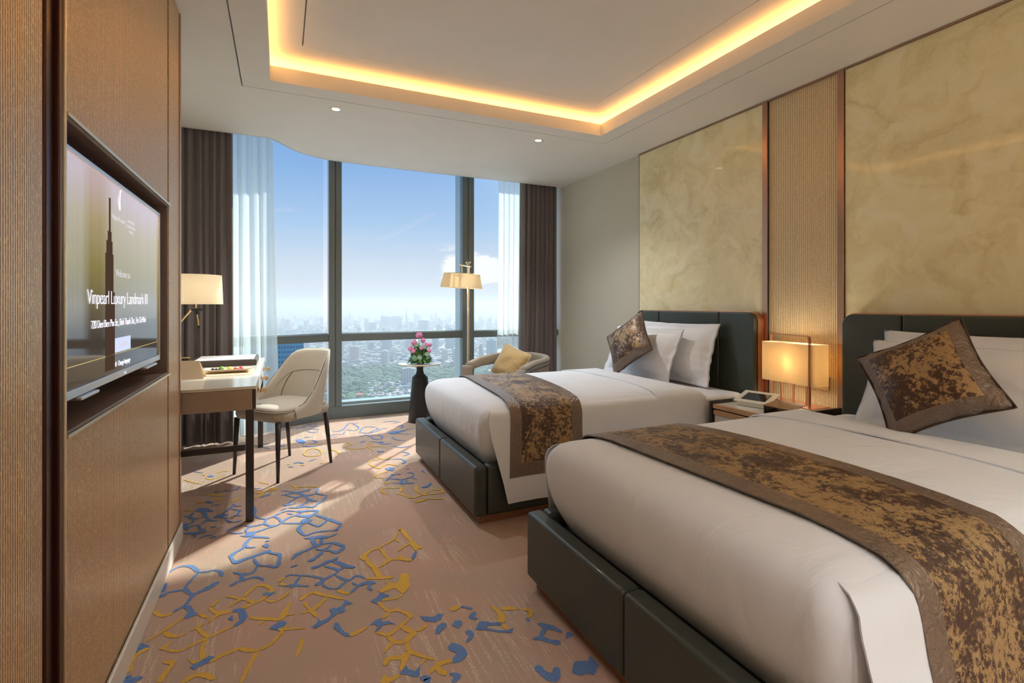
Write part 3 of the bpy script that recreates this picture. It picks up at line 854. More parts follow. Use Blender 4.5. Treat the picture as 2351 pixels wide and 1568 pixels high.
# left wall with the television niche
NY0, NY1, NZ0, NZ1 = 1.525, 2.735, .889, 1.652
wl = struct('wall_left', B(XL-.35, XL-.17, YB-.1, 3.035, 0, ZC), 'niche')
nearp = nb()
prof = [(XL-.17, YB), (XL, YB)] + [(XL-.028+.028*math.cos(t), 1.425-.028+.028*math.sin(t)) for t in [math.pi/2*i/6 for i in range(7)]] + [(XL-.17, 1.425)]
prism(prof, 0, ZC-.002, nearp)
struct('ribbed_panel', nearp, 'ribbed_left', wl)
tvp = nb()
box(tvp, XL-.17, XL-.004, 1.53, NY1, NZ1, ZC-.002); box(tvp, XL-.17, XL-.004, 1.53, NY1, 0, NZ0)
struct('ribbed_panel', tvp, 'ribbed_left', wl)
struct('ribbed_panel', B(XL-.17, XL-.002, 2.755, 3.005, 0, ZC-.002), 'ribbed_left', wl)
struct('copper_trim', B(XL-.17, XL-.030, 1.426, 1.50, 0, ZC-.002), 'copper_dark', wl)
struct('copper_trim', B(XL-.03, XL-.012, 1.455, 1.50, 0, ZC-.002), 'copper_dark', wl, bevel=.006)
struct('copper_trim', B(XL-.17, XL-.002, 1.50, 1.521, 0, ZC-.002), 'copper_dark', wl, bevel=.003)
struct('copper_trim', B(XL-.17, XL+.003, 1.521, 1.53, 0, ZC-.002), 'champagne', wl, bevel=.002)
struct('copper_trim', B(XL-.17, XL-.010, 2.735, 2.755, 0, ZC-.002), 'copper_dark', wl, bevel=.003)
struct('copper_trim', B(XL-.35, XL+.004, 3.005, 3.035, 0, ZC-.002), 'copper', wl, bevel=.003)
ni = nb()
box(ni, XL-.165, XL-.155, NY0, NY1, NZ0, NZ1)                       # back
box(ni, XL-.165, XL-.004, NY0, NY1, NZ1-.006, NZ1); box(ni, XL-.165, XL-.004, NY0, NY1, NZ0, NZ0+.006)
box(ni, XL-.165, XL-.004, NY1-.006, NY1, NZ0, NZ1); box(ni, XL-.165, XL-.004, NY0, NY0+.006, NZ0, NZ1)
struct('niche_lining', ni, 'niche', wl)
fr = nb()
box(fr, XL-.006, XL+.008, NY0, NY1+.006, NZ1-.002, NZ1+.007); box(fr, XL-.006, XL+.008, NY0, NY1+.006, NZ0-.007, NZ0+.002)
struct('niche_frame', fr, 'champagne', wl, bevel=.001)
struct('wall_back', B(XW-.1, XR+.1, YB-.1, YB, 0, ZT), 'wallpaper')
struct('wall_recess', B(XW-.1, XW, 3.0, 6.0, 0, ZT), 'wallpaper')
struct('baseboard_left', B(XL, XL+.011, YB, 3.034, 0, .095), 'baseboard', bevel=.004)
struct('baseboard_right', B(XR-.016, XR-.0125, YB, 1.98, 0, .08), 'copper')

# window wall: five bays of a faceted curve
knots = [(-.95, 5.02), (-.10, 5.40), (.46, 5.615), (1.98, 5.64), (3.3, 5.60)]
win = [None]*4
def bay(i, a, b, right_end=False):
    ax, ay = a; bx, by = b; d = Vector((bx-ax, by-ay, 0)); L = d.length; ang = math.atan2(d.y, d.x)
    M = Matrix.Translation((ax, ay, 0)) @ Matrix.Rotation(ang, 4, 'Z')
    root = empty('window_%d' % (i+1), (ax, ay, 0), None, None); root['kind'] = 'structure'
    e0, e1 = .002, L-.002
    obj('window_sill', box(nb(), 0, L, -.03, .22, 0, .132, M), 'window_grey', root, bevel=.003)
    obj('sill_ledge', box(nb(), e0, e1, .07, .21, .1325, .155, M), 'window_jamb', root)
    obj('transom', box(nb(), e0, e1, -.02, .09, .815, .893, M), 'window_grey', root, bevel=.003)
    obj('glass_stop', box(nb(), e0, e1, .03, .12, .8935, .901, M), 'window_jamb', root)
    obj('window_head', box(nb(), 0, L, -.02, .16, 2.93, ZT, M), 'window_grey', root)
    obj('glass_pane', box(nb(), e0, e1, .13, .136, .156, 2.93, M), 'glass', root)
    return root
for i in range(4): bay(i, knots[i], knots[i+1])
def mullion(i, x, y, wd):
    root = empty('trim_%d' % i, (x, y, 0), None, None); root['kind'] = 'structure'
    m = nb(); box(m, x-wd/2, x-.004, y-.045, y+.05, .132, ZT); box(m, x+.004, x+wd/2, y-.045, y+.05, .132, ZT); box(m, x-.01, x+.01, y-.03, y+.05, .132, ZT)
    obj('mullion', m, 'window_grey', root, bevel=.004)
    obj('mullion_fin', B(x-wd/2+.004, x+wd/2-.004, y+.052, y+.235, .132, ZT), 'window_jamb', root)
mullion(1, .520, 5.625, .128); mullion(2, 2.005, 5.65, .145)

# ------------------------------------------------------------------ curtains
def curtain(name, x0, x1, y, z0, z1, folds, amp, m, label, cat, flare0=0, flare1=0, seed=0, y1=None, group=None):
    rnd = random.Random(seed); ph = [rnd.uniform(-.5, .5) for _ in range(folds*2+4)]
    def f(a, b):
        zz = lerp(z1, z0, b)
        xa = x0+flare0*b**1.5; xb = x1+flare1*b**1.5
        k = a*folds; i = int(k); w = ph[i % len(ph)]+(ph[(i+1) % len(ph)]-ph[i % len(ph)])*(k-i)
        x = lerp(xa, xb, a)+.012*math.sin(k*6.28*.5+w*3)*(.3+b)
        yy = lerp(y, y if y1 is None else y1, a)+amp*(.75+.45*w)*math.sin(k*2*math.pi+w*1.3*b*2)+.3*amp*math.sin(k*4*math.pi+1+w*4)*(1-b*.5)
        yy += .25*amp*math.sin(b*5+k*1.7)*b
        return (x, yy, zz)
    return tag(obj(name, grid(folds*14, 26, f), m, smooth=True, solid=.0025 if m != 'sheer' else 0), label, cat, group)
curtain('curtain', -.92, -.385, 4.995, .012, ZT-.02, 9, .035, 'curtain_dark', 'dark grey-brown curtain at the left end of the window, behind the desk', 'curtain', seed=3)
curtain('sheer_curtain', -.40, -.075, 5.13, .012, ZT-.02, 4, .022, 'sheer', 'pale sheer curtain hanging beside the dark curtain behind the desk', 'sheer curtain', 0, .06, seed=5, y1=5.20)
curtain('sheer_curtain', 2.37, 2.72, 5.545, .15, ZT-.02, 5, .012, 'sheer', 'white sheer curtain hanging behind the armchair at the right end of the window', 'sheer curtain', -.03, 0, seed=9)
curtain('curtain', 2.655, 3.16, 5.545, .012, ZT-.02, 8, .026, 'curtain_dark', 'dark grey-brown heavy curtain hanging in the corner by the wallpapered wall', 'curtain', -.04, 0, seed=11)

# ------------------------------------------------------------------ downlights
def downlight(x, y, label, energy=28):
    r = empty('downlight', (x, y, ZC), label, 'ceiling light', 'recessed downlights in the ceiling')
    ring = lathe([(.024, -.0002), (.030, -.005), (.043, -.006), (.048, -.0005)], (x, y, ZC), 32, close=False)
    obj('trim_ring', ring, 'porcelain', r, smooth=True)
    obj('lens', lathe([(.0, -.003), (.030, -.0032)], (x, y, ZC), 32, close=False), 'lamp_disc', r)
    L = bpy.data.lights.new('downlight_lamp', 'SPOT'); L.energy = energy; L.color = (1, .985, .97); L.spot_size = math.radians(125); L.spot_blend = 1; L.shadow_soft_size = .05
    o = bpy.data.objects.new('downlight_lamp', L); COL.objects.link(o); o.parent = r; o.location = (0, 0, -.02)
downlight(.375, 3.994, 'small round recessed downlight above the desk chair, left of the two in view', 60)
downlight(2.093, 4.0, 'small round recessed downlight in the ceiling above the far bed, right one of two', 60)
for x, y, e in ((-.1, -1.45, 110), (.7, -1.45, 85), (1.5, -1.45, 75), (2.3, -1.45, 75), (2.92, -.9, 50)):  # unseen lamps added behind the camera as fill light
    downlight(x, y, 'unseen downlight added behind the camera to brighten the room', e)

# ------------------------------------------------------------------ television
TVX = -.487; TY_0, TY_1, TZ0, TZ1 = 1.555, 2.65, .965, 1.600
tv = empty('television', (TVX, 2.10, TZ0), 'wall-mounted flat television showing a welcome screen, in the brown wall niche', 'television')
TVO = WL[tv]
bz = nb()
for q in ((TY_0, TY_1, TZ1-.010, TZ1), (TY_0, TY_1, TZ0-.004, TZ0+.018), (TY_0, TY_0+.008, TZ0, TZ1), (TY_1-.006, TY_1, TZ0, TZ1)): box(bz, TVX-.03, TVX+.006, *q)
obj('bezel', bz, 'silver', tv, bevel=.0015)
obj('housing', B(TVX-.11, TVX-.031, TY_0+.05, TY_1-.05, TZ0+.03, TZ1-.03), 'black', tv, bevel=.01)
obj('screen', B(TVX-.03, TVX, TY_0+.008, TY_1-.006, TZ0+.018, TZ1-.010), 'screen_picture', tv)
for a, b in ((TY_0+.10, TY_0+.24), (TY_1-.30, TY_1-.12)):
    ft = nb(); box(ft, TVX-.05, TVX+.018, a, b, TZ0-.014, TZ0-.005); obj('stand_foot', ft, 'silver', tv, bevel=.003)
obj('wall_bracket', B(XL-.155, TVX-.111, 2.0, 2.2, 1.15, 1.4), 'black', tv)
tw = nb()
def tvbox(y0, y1, z0, z1, x=.0006): box(tw, TVX, TVX+x, y0, y1, z0, z1)
zb = TZ0+.03
tvbox(1.950, 1.966, zb, 1.535); tvbox(1.925, 1.985, zb, 1.40); tvbox(1.915, 1.995, zb, 1.36); tvbox(1.938, 1.975, zb, 1.43); tvbox(1.915, 2.01, zb, 1.24)
obj('screen_tower_picture', tw, 'screen_tower', tv)
X1 = TVX+.0015
text('lettering', 'Welcome to', .036, 'ui_dim', tv, 2.10, 1.292, X1)
text('lettering', 'Vinpearl Luxury Landmark 81', .062, 'ui_text', tv, 2.105, 1.202, X1, 1.04)
text('lettering', '720 Dien Bien Phu Str., Binh Thanh Dist., Ho Chi Minh', .034, 'ui_text', tv, 2.10, 1.132, X1, .92)
text('lettering', 'Vinpearl Luxury', .026, 'ui_dim', tv, 2.05, 1.475, X1, 1)
for i, s_ in enumerate(('LANDMARK 81', 'HO CHI MINH CITY', 'VIETNAM')): text('lettering', s_, .014, 'ui_dim', tv, 2.20, 1.488-.018*i, X1)
obj('screen_button', B(TVX, TVX+.001, 2.01, 2.195, 1.045, 1.092), 'ui_button', tv, bevel=.0004)
text('lettering', 'Continue', .028, 'ui_dim', tv, 2.10, 1.061, X1+.0006)
text('lettering', 'Change language', .024, 'ui_text', tv, 2.115, 1.000, X1)
gl = nb(); lathe([(.006, 0), (.0085, 0)], (0, 0, 0), 20, gl, False); gl.transform(Matrix.Translation((X1, 2.018, 1.008)) @ Matrix.Rotation(math.pi/2, 4, 'Y'))
box(gl, TVX, X1, 2.0175, 2.0185, 1.001, 1.015); box(gl, TVX, X1, 2.011, 2.025, 1.0075, 1.0085); obj('globe_icon', gl, 'ui_text', tv)
ln = nb(); box(ln, TVX, TVX+.0006, TY_0+.03, TY_1-.03, 1.040, 1.0425); box(ln, TVX, TVX+.0006, TY_0+.03, TY_0+.0325, 1.04, TZ1-.03); box(ln, TVX, TVX+.0006, TY_1-.0325, TY_1-.03, 1.04, TZ1-.05)
obj('screen_line', ln, 'ui_line', tv)
lg = nb()
def leafshape(pts):
    v = [lg.verts.new((X1, y, z)) for y, z in pts]; lg.faces.new(v)
leafshape([(2.062, 1.512), (2.070, 1.520), (2.066, 1.545), (2.072, 1.572), (2.086, 1.588), (2.066, 1.578), (2.056, 1.555), (2.056, 1.53)])
leafshape([(2.060, 1.512), (2.056, 1.528), (2.040, 1.555), (2.050, 1.528)])
obj('emblem', lg, 'ui_text', tv, solid=.0006)
text('lettering', 'SONY', .012, 'ui_dim', tv, 2.10, TZ0+.002, TVX+.0072)

# ------------------------------------------------------------------ desk and what stands on it
DX0, DX1, DY0, DY1 = -.79, -.125, 3.125, 4.78
dk = empty('writing_desk', (-.46, 3.95, 0), 'pale-topped writing desk with dark legs beside the beige chair', 'desk')
obj('desktop', B(DX0, DX1, DY0, DY1, .735, .752), 'desk_top', dk, bevel=.003)
obj('apron', B(DX0+.005, DX1-.018, DY0+.002, DY1-.005, .622, .734), 'desk_side', dk, bevel=.003)
obj('corner_post', B(DX1-.017, DX1-.001, DY0+.001, DY0+.016, .624, .734), 'dark_wood', dk, bevel=.002)
for x, y in ((DX1-.052, DY0+.012), (DX1-.052, DY1-.05), (DX0+.02, DY0+.012), (DX0+.02, DY1-.05)): obj('leg', B(x, x+.040, y, y+.036, .0, .6215), 'dark_wood', dk, bevel=.003)
for y in (DY0+.018, DY1-.044): obj('stretcher', B(DX0+.062, DX1-.054, y, y+.022, .395, .425), 'dark_wood', dk, bevel=.003)
dl = (DY1-DY0-.03)/3
for k in range(3):
    y0 = DY0+.02+k*dl
    d = obj('drawer', B(DX1-.017, DX1-.002, y0+.003, y0+dl-.003, .630, .731), 'desk_top', dk, bevel=.002)
    yc = y0+dl/2
    for s_ in (-.022, .022):
        h = nb(); box(h, DX1-.0015, DX1+.002, yc+s_-.006, yc+s_+.006, .668, .704); box(h, DX1+.002, DX1+.022, yc+s_-.003, yc+s_+.003, .683, .689)
        box(h, DX1+.022, DX1+.045, yc+s_-.013, yc+s_+.013, .672, .700); obj('pull', h, 'brass', d, bevel=.002)
DT = .7525
# desk lamp
lx, ly = -.60, 4.22
lbp = P(404, 829, Z=DT)
lamp = empty('desk_lamp', (lbp.x, lbp.y, DT), 'desk lamp with cream drum shade and brass arm on the desk', 'lamp')
q = P(512, 698, Y=ly)
R_ = .185; cx_ = q.x-R_
obj('lamp_shade', lathe([(R_, 1.205), (R_-.008, 1.413)], (cx_, ly, 0), 48, close=False), 'shade_desk', lamp, smooth=True, solid=.002)
obj('shade_spider', tube([(cx_-R_+.01, ly, 1.39), (cx_+R_-.01, ly, 1.39)], .002), 'brass', lamp)
jx = P(452, 712, Y=ly); J = Vector((jx.x, ly, 1.17))
obj('stem', tube([J+Vector((-.004, 0, .0)), J+Vector((-.008, 0, .23))], .006), 'brass', lamp)
obj('joint', lathe([(.0, -.012), (.036, -.012), (.036, .008), (.0, .008)], J, 24), 'black', lamp, bevel=.002)
obj('counterweight_rod', tube([J+Vector((0, 0, -.012)), J+Vector((.012, 0, -.125))], .005), 'brass', lamp)
obj('rod_cap', tube([J+Vector((-.001, 0, -.012)), J+Vector((.002, 0, -.038))], .009), 'black', lamp); obj('rod_cap', tube([J+Vector((.0115, 0, -.118)), J+Vector((.014, 0, -.140))], .010), 'black', lamp)
obj('arm', tube([J+Vector((-.034, 0, -.005)), J+Vector((-.20, .14, -.20)), (lbp.x, lbp.y, DT+.03)], .006), 'brass', lamp)
L = bpy.data.lights.new('desk_lamp_bulb', 'POINT'); L.energy = 1.6; L.color = (1, .90, .74); L.shadow_soft_size = .05
o = bpy.data.objects.new('desk_lamp_bulb', L); COL.objects.link(o); o.parent = lamp; o.location = Vector((cx_, ly, 1.31))-WL[lamp]
obj('base', lathe([(.0, 0), (.085, 0), (.085, .012), (.0, .014)], (lbp.x, lbp.y, DT), 32), 'black', lamp)
obj('base_bracket', B(lbp.x-.015, lbp.x+.10, lbp.y-.015, lbp.y+.015, DT+.0145, DT+.032), 'brass', lamp, bevel=.006)
# leather tray with paper
tr = empty('desk_tray', (-.40, 4.42, DT), 'dark brown leather box with white paper on top, at the far end of the desk', 'desk tray')
tx0, tx1, ty0, ty1 = -.60, -.165, 4.20, 4.62
obj('tray_body', B(tx0, tx1, ty0, ty1, DT, DT+.042), 'tray_brown', tr, bevel=.003)
tag(obj('paper_sheet', B(tx0+.035, tx1-.02, ty0+.025, ty1-.02, DT+.043, DT+.045), 'paper'), 'white paper lying on top of the dark leather box on the desk', 'paper')
# folded card
cd_ = nb()
a = P(478, 868, Z=DT); b = P(420, 884, Z=DT)
for s_ in (0, 1):
    dy = .055 if s_ else 0
    v = [cd_.verts.new(p) for p in ((-.64, 3.60+dy*2, DT), (-.425, 3.56+dy*2, DT), (-.455, 3.605+dy*.2, DT+.105), (-.66, 3.645+dy*.2, DT+.105))]; cd_.faces.new(v)
tag(obj('folded_card', cd_, 'card', solid=.0015), 'tan folded greeting card standing at the near left of the desk top', 'card')
# dish and sweets
mt = tag(obj('paper_mat', B(-.50, -.165, 3.66, 3.97, DT, DT+.0012), 'card'), 'tan square mat lying under the white sweet dish on the desk', 'mat')
dh = nb()
def dish(a, b):
    x = lerp(-.445, -.185, a); y = lerp(3.77, 3.88, b); e = max(abs(a-.5)*2, abs(b-.5)*2)
    return (x+(a-.5)*.02*e**6, y+(b-.5)*.03*e**6, DT+.006+.020*e**5)
tag(obj('dish', grid(26, 14, dish, dh), 'porcelain', smooth=True, solid=.004), 'long white porcelain dish of round sweets on the desk', 'dish')
def sweet(u, v, r, m, label, grp):
    p = P(u, v, Y=3.82); bmq = nb(); bmesh.ops.create_icosphere(bmq, subdivisions=3, radius=r, matrix=Matrix.Translation((p.x, 3.82, DT+.010+r)))
    for vv in bmq.verts: vv.co.z = DT+.010+r+(vv.co.z-DT-.010-r)*.92
    return tag(obj('sweet', bmq, m, smooth=True), label, 'sweet', grp)
for k, (u, dy, r, m, l) in enumerate(((489, 0, .012, 'fruit_black', 'dark round sweet at the left end of the white dish'), (497, .004, .011, 'fruit_black', 'dark round sweet second from the left end of the white dish'), (505.5, -.012, .011, 'fruit_black', 'dark round sweet in front of the green one in the white dish'),
        (508.5, .012, .016, 'fruit_green', 'shiny green round sweet in the white dish'), (527, .0, .015, 'fruit_yellow', 'shiny yellow round sweet in the white dish'), (541, -.006, .012, 'fruit_red', 'red round sweet beside the yellow one in the white dish'), (548.5, -.012, .010, 'fruit_red', 'red round sweet in the middle of the three red ones'), (553, .012, .013, 'fruit_red', 'red round sweet at the right end of the white dish'))):
    s_ = sweet(u, 850, r, MATS and m, l, 'round sweets in the white dish'); s_.location.y += dy

# ------------------------------------------------------------------ desk chair
ch = empty('desk_chair', (.017, 4.06, 0), 'beige upholstered chair with dark tapered legs, turned at the desk', 'chair')
fd = Vector((-.753, -.657, 0)).normalized(); TT = Matrix.Translation((.017, 4.06, 0)) @ Matrix.Rotation(math.atan2(fd.x, -fd.y), 4, 'Z')   # local -Y is the front
for sx_ in (-1, 1):
    for (y, yb, zt) in ((-.235, -.222, .40), (.25, .205, .40)):
        x = .215*sx_; xt = .202*sx_
        obj('leg', tube([(x, y, 0), (xt, yb, zt)], [.0105, .019], 16), 'dark_wood', ch, smooth=True, T=TT)
def rrect(hx, hy, r, n=8):
    o = []
    for cx, cy, a0 in ((hx-r, hy-r, 0), (-hx+r, hy-r, 90), (-hx+r, -hy+r, 180), (hx-r, -hy+r, 270)):
        for i in range(n+1): a = math.radians(a0+90*i/n); o.append((cx+r*math.cos(a), cy+r*math.sin(a)))
    return o
def loft(rings, bm=None, cap0=True, cap1=True):
    bm = bm or nb(); R = [[bm.verts.new(p) for p in r] for r in rings]; n = len(R[0])
    for a, b in zip(R, R[1:]):
        for i in range(n): bm.faces.new((a[i], a[(i+1) % n], b[(i+1) % n], b[i]))
    if cap0: bm.faces.new(R[0][::-1])
    if cap1: bm.faces.new(R[-1])
    return bm
def cushion_rings(hx, hy, r, levels, cy=0): return [[(x, y+cy, z) for x, y in rrect(hx-i, hy-i, max(r-i*.5, .01))] for z, i in levels]
obj('seat', loft(cushion_rings(.245, .245, .085, [(.395, .03), (.400, .008), (.43, 0), (.458, .002), (.466, .010)], -.0)), 'chair_fabric', ch, smooth=True, T=TT)
obj('seat_pad', loft(cushion_rings(.238, .235, .08, [(.462, .012), (.468, .0), (.482, .004), (.494, .03), (.500, .08), (.502, .14)], -.012)), 'chair_fabric', ch, smooth=True, T=TT)
pp = [(x, y-.012, .467) for x, y in rrect(.240, .237, .08)]
obj('seat_piping', tube(pp, .003, 6, closed=True), 'chair_fabric', ch, smooth=True, T=TT)
# wrap-around back shell: horseshoe in plan, its top edge sweeps down to the seat front
def backpt(a, b, off):
    t = (a-.5)*2; th = t*math.radians(112)
    rx = .262-.020*b; ry = .255
    hx = math.sin(th)*rx; hy = math.cos(th)*ry
    top = interp(abs(t), [(0, .852), (.29, .851), (.37, .843), (.44, .815), (.50, .765), (.58, .68), (.70, .58), (.85, .505), (1, .475)])
    z = lerp(.415 if off > 0 else .43, top, b)
    lean = (z-.43)*.34*max(0, math.cos(th)); n = Vector((math.sin(th), math.cos(th), 0))
    th_ = off*(1-.75*(b**6))
    return Vector((hx, hy-.015+lean, z))+n*th_
shell = nb(); NU, NV = 64, 22
def closedshell(a, b):      # b 0..1 goes up the inside, over the edge and down the outside
    if b < .5: return backpt(a, b*2, -.022)
    return backpt(a, (1-b)*2, .022)
grid(NU, NV*2, closedshell, shell)
bmesh.ops.remove_doubles(shell, verts=shell.verts, dist=.0005)
obj('backrest', shell, 'chair_fabric', ch, smooth=True, T=TT)
obj('back_piping', tube([backpt(a/60, .985, .012) for a in range(2, 59)], .003, 6), 'piping_brown', ch, smooth=True, T=TT)
obj('back_seam', tube([backpt(.5+.29*math.sin(k/20*math.pi-math.pi/2), .60+.02*math.cos(k/20*math.pi-math.pi/2), -.0235) for k in range(21)], .0018, 5), 'chair_fabric', ch, smooth=True, T=TT)
for s_ in (-1, 1): obj('back_seam', tube([backpt(.5+s_*(.235-.05*(k/12)**3), .12+.48*k/12, -.0235) for k in range(13)], .0018, 5), 'piping_brown', ch, smooth=True, T=TT)

# ------------------------------------------------------------------ side table and flowers
TCX, TCY = 1.306, 5.13
tb = empty('side_table', (TCX, TCY, 0), 'round side table with a white dished top on a black waisted pedestal, by the window', 'side table')
obj('pedestal', lathe([(.118, 0), (.120, .01), (.080, .455), (.066, .466), (.042, .492), (.033, .53), (.036, .56), (.052, .574), (.0, .575)], (TCX, TCY, 0), 48), 'black', tb, smooth=False, bevel=.002)
obj('tabletop', lathe([(.0, .576), (.15, .576), (.215, .588), (.226, .597), (.224, .600), (.212, .598), (.165, .590), (.155, .592), (.0, .592)], (TCX, TCY, 0), 56), 'white_stone', tb, smooth=True)
obj('rim_band', lathe([(.200, .5845), (.2165, .588), (.2262, .5945), (.2255, .5955)], (TCX, TCY, 0), 56, close=False), 'brass', tb, smooth=True)
fl = empty('flower_arrangement', (TCX, TCY, .593), 'arrangement of pink lotus buds and green leaves on the round side table', 'flowers')
obj('bowl', lathe([(.035, .5925), (.05, .60), (.060, .615), (.056, .616), (.03, .605)], (TCX, TCY, 0), 32, close=False), 'porcelain', fl, smooth=True, solid=.003)
fo = nb(); rnd = random.Random(4)
def leaf(bm, c, n, L, W, roll=0, mi=0):
    n = Vector(n).normalized(); s_ = n.cross(Vector((0, 0, 1)));
    if s_.length < .1: s_ = Vector((1, 0, 0))
    s_.normalize(); u = n.cross(s_).normalized()
    s2 = s_*math.cos(roll)+u*math.sin(roll); u2 = n.cross(s2)
    cen = bm.verts.new(c)
    R = [bm.verts.new(c+s2*W*math.cos(t)*(1-.2*abs(math.sin(t)))+u2*L*math.sin(t)+n*.12*L*(math.cos(2*t))) for t in [2*math.pi*k/10 for k in range(10)]]
    for k in range(10):
        f = bm.faces.new((cen, R[k], R[(k+1) % 10])); f.material_index = mi
for k in range(330):
    th = rnd.uniform(0, 6.283); h = rnd.random()**1.15; z = .612+.155*h; r = (.138-.080*h)*rnd.uniform(.55, 1)
    c = Vector((TCX+r*math.cos(th), TCY+r*math.sin(th), z)); leaf(fo, c, (math.cos(th), math.sin(th), rnd.uniform(-.1, .9)), rnd.uniform(.014, .024), rnd.uniform(.010, .017), rnd.uniform(0, 6), 1 if rnd.random() < .22 else 0)
obj('foliage', fo, ['leaf', 'leaf_light'], fl, smooth=True)
VD = Vector((-SA, -CA, 0)); VR = Vector((CA, -SA, 0))
def fpos(u, v, f): p = Vector((TCX, TCY, 0)); d = SA*TCX+CA*TCY; return p+VR*((u-964)/FPX*d)+VD*f+Vector((0, 0, CH+(HY-v)/FPX*d))
gl_ = nb()
for u, v, f, L, W, ro in ((956, 819, .115, .030, .026, 0), (968, 818, .115, .028, .025, .6), (984, 811, .10, .026, .026, .3), (978, 795, .09, .022, .024, .9), (961, 790, .08, .018, .034, .4), (966, 794, .085, .014, .03, -.6), (985, 818, .10, .014, .024, 1.2), (957, 797, .08, .013, .03, 2.4)):
    leaf(gl_, fpos(u, v, f), VD+Vector((rnd.uniform(-.4, .4), 0, rnd.uniform(0, .6))), L, W, ro)
obj('pale_leaves', gl_, 'leaf_grey', fl, smooth=True)
for u, v, f, r, tilt in ((962, 770, .0, .036, 0), (952, 787, .03, .032, -.25), (972, 781, .03, .026, .15), (944, 800, .04, .028, -.5), (952.5, 805, .07, .025, -.2), (970, 798, .08, .021, .0), (981, 792, .03, .028, .6), (987, 792, .0, .022, .8), (988, 804, .07, .021, .5)):
    c = fpos(u, v, f); M = Matrix.Translation(c) @ Matrix.Rotation(tilt, 4, VD)
    bmq = nb(); base = lathe([(.001, -r*.95), (.45*r, -.85*r), (.85*r, -.45*r), (r, 0), (.88*r, .42*r), (.55*r, .78*r), (.2*r, 1.02*r), (.001, 1.2*r)], (0, 0, 0), 16, bmq, False)
    for vv in bmq.verts:
        an = math.atan2(vv.co.y, vv.co.x); k = 1+.07*math.cos(an*5+vv.co.z*40); vv.co.x *= k; vv.co.y *= k
    for f_ in bmq.faces: f_.material_index = 1 if f_.calc_center_median().z > .72*r else 0
    bd = obj('lotus_bud', bmq, ['lotus', 'lotus_tip'], fl, smooth=True, T=M)
    sb = tube([c+Vector((0, 0, -r*.9)), Vector((lerp(c.x, TCX, .6), lerp(c.y, TCY, .6), .64))], .0028, 6); obj('stem', sb, 'stem', bd, smooth=True)

# ------------------------------------------------------------------ floor lamp
FX, FY = 1.858, 5.20
flp = empty('floor_lamp', (FX, FY, 0), 'brass floor lamp with a beige drum shade standing between side table and armchair', 'floor lamp')
obj('pole', tube([(FX, FY, .02), (FX, FY, 1.655)], .0135, 18), 'champagne', flp, smooth=True)
obj('base', lathe([(.0, 0), (.14, 0), (.14, .016), (.02, .022), (.0, .022)], (FX, FY, 0), 40), 'champagne', flp, bevel=.002)
obj('finial', lathe([(.0, 1.65), (.026, 1.65), (.028, 1.668), (.0, 1.671)], (FX, FY, 0), 20), 'champagne', flp, bevel=.002)
sc = Vector((FX, FY, 0))+VR*(-.072)
scT = Matrix.Translation((sc.x, sc.y, 1.46)) @ Matrix.Rotation(math.radians(3.0), 4, -VD)
sh = lathe([(.229, -.075), (.197, .075)], (0, 0, 0), 56, close=False)
obj('lamp_shade', sh, 'shade_floor', flp, smooth=True, solid=.002, T=scT)
obj('shade_rim', tube([scT @ Vector((.198*math.cos(t), .198*math.sin(t), .076)) for t in [2*math.pi*k/48 for k in range(48)]], .003, 6, closed=True), 'champagne', flp, smooth=True)
hk = sc+VR*.005
obj('shade_rod', tube([(hk.x, hk.y, 1.40), (hk.x, hk.y, 1.635)], .006), 'champagne', flp)
a_ = Vector((FX, FY, 1.615))+VR*.035; b_ = Vector((hk.x, hk.y, 1.640))-VR*.03
obj('cross_arm', tube([a_-VD*-.02, b_-VD*-.02], .0075), 'champagne', flp)
obj('shade_spider', tube([scT @ Vector((-.19, 0, -.02)), scT @ Vector((.19, 0, -.02))], .003), 'champagne', flp)
L = bpy.data.lights.new('floor_lamp_bulb', 'POINT'); L.energy = 1.6; L.color = (1, .86, .66); L.shadow_soft_size = .03
o = bpy.data.objects.new('floor_lamp_bulb', L); COL.objects.link(o); o.parent = flp; o.location = Vector((sc.x, sc.y, 1.45))-WL[flp]

# ------------------------------------------------------------------ armchair
AC = Vector((2.115, 4.62, 0)); af = Vector((-.86, -.50, 0)).normalized()
ac = empty('armchair', AC, 'beige tub armchair with navy piping, behind the far bed by the window', 'armchair')
AT = Matrix.Translation(AC) @ Matrix.Rotation(math.atan2(af.x, -af.y), 4, 'Z')
def horse(t):   # plan of the hoop, t -1..1
    s_ = abs(t); sg = 1 if t > 0 else -1
    if s_ < .62: th = (s_/.62)*math.pi/2; return Vector((sg*.335*math.sin(th), .06+.275*math.cos(th), 0)), Vector((sg*math.sin(th), math.cos(th), 0))
    k = (s_-.62)/.38; return Vector((sg*(.335-.012*k), .06-.37*k, 0)), Vector((sg, 0, 0))
def hoop(a, b):
    t = (a-.5)*2*.985; p, n = horse(t); zt = interp(abs(t), [(0, .70), (.5, .685), (.8, .665), (1, .625)]); hgt = interp(abs(t), [(0, .15), (.5, .11), (1, .085)])
    th = 2*math.pi*b; w_ = .035; c, s_ = math.cos(th), math.sin(th)
    e = lambda q: math.copysign(abs(q)**.55, q)
    return p+n*w_*e(c)+Vector((0, 0, zt-hgt/2+hgt/2*e(s_)))
hb_ = grid(72, 20, hoop); bmesh.ops.remove_doubles(hb_, verts=hb_.verts, dist=.0004); bmesh.ops.holes_fill(hb_, edges=hb_.edges, sides=40)
obj('arm_hoop', hb_, 'armchair_fabric', ac, smooth=True, T=AT)
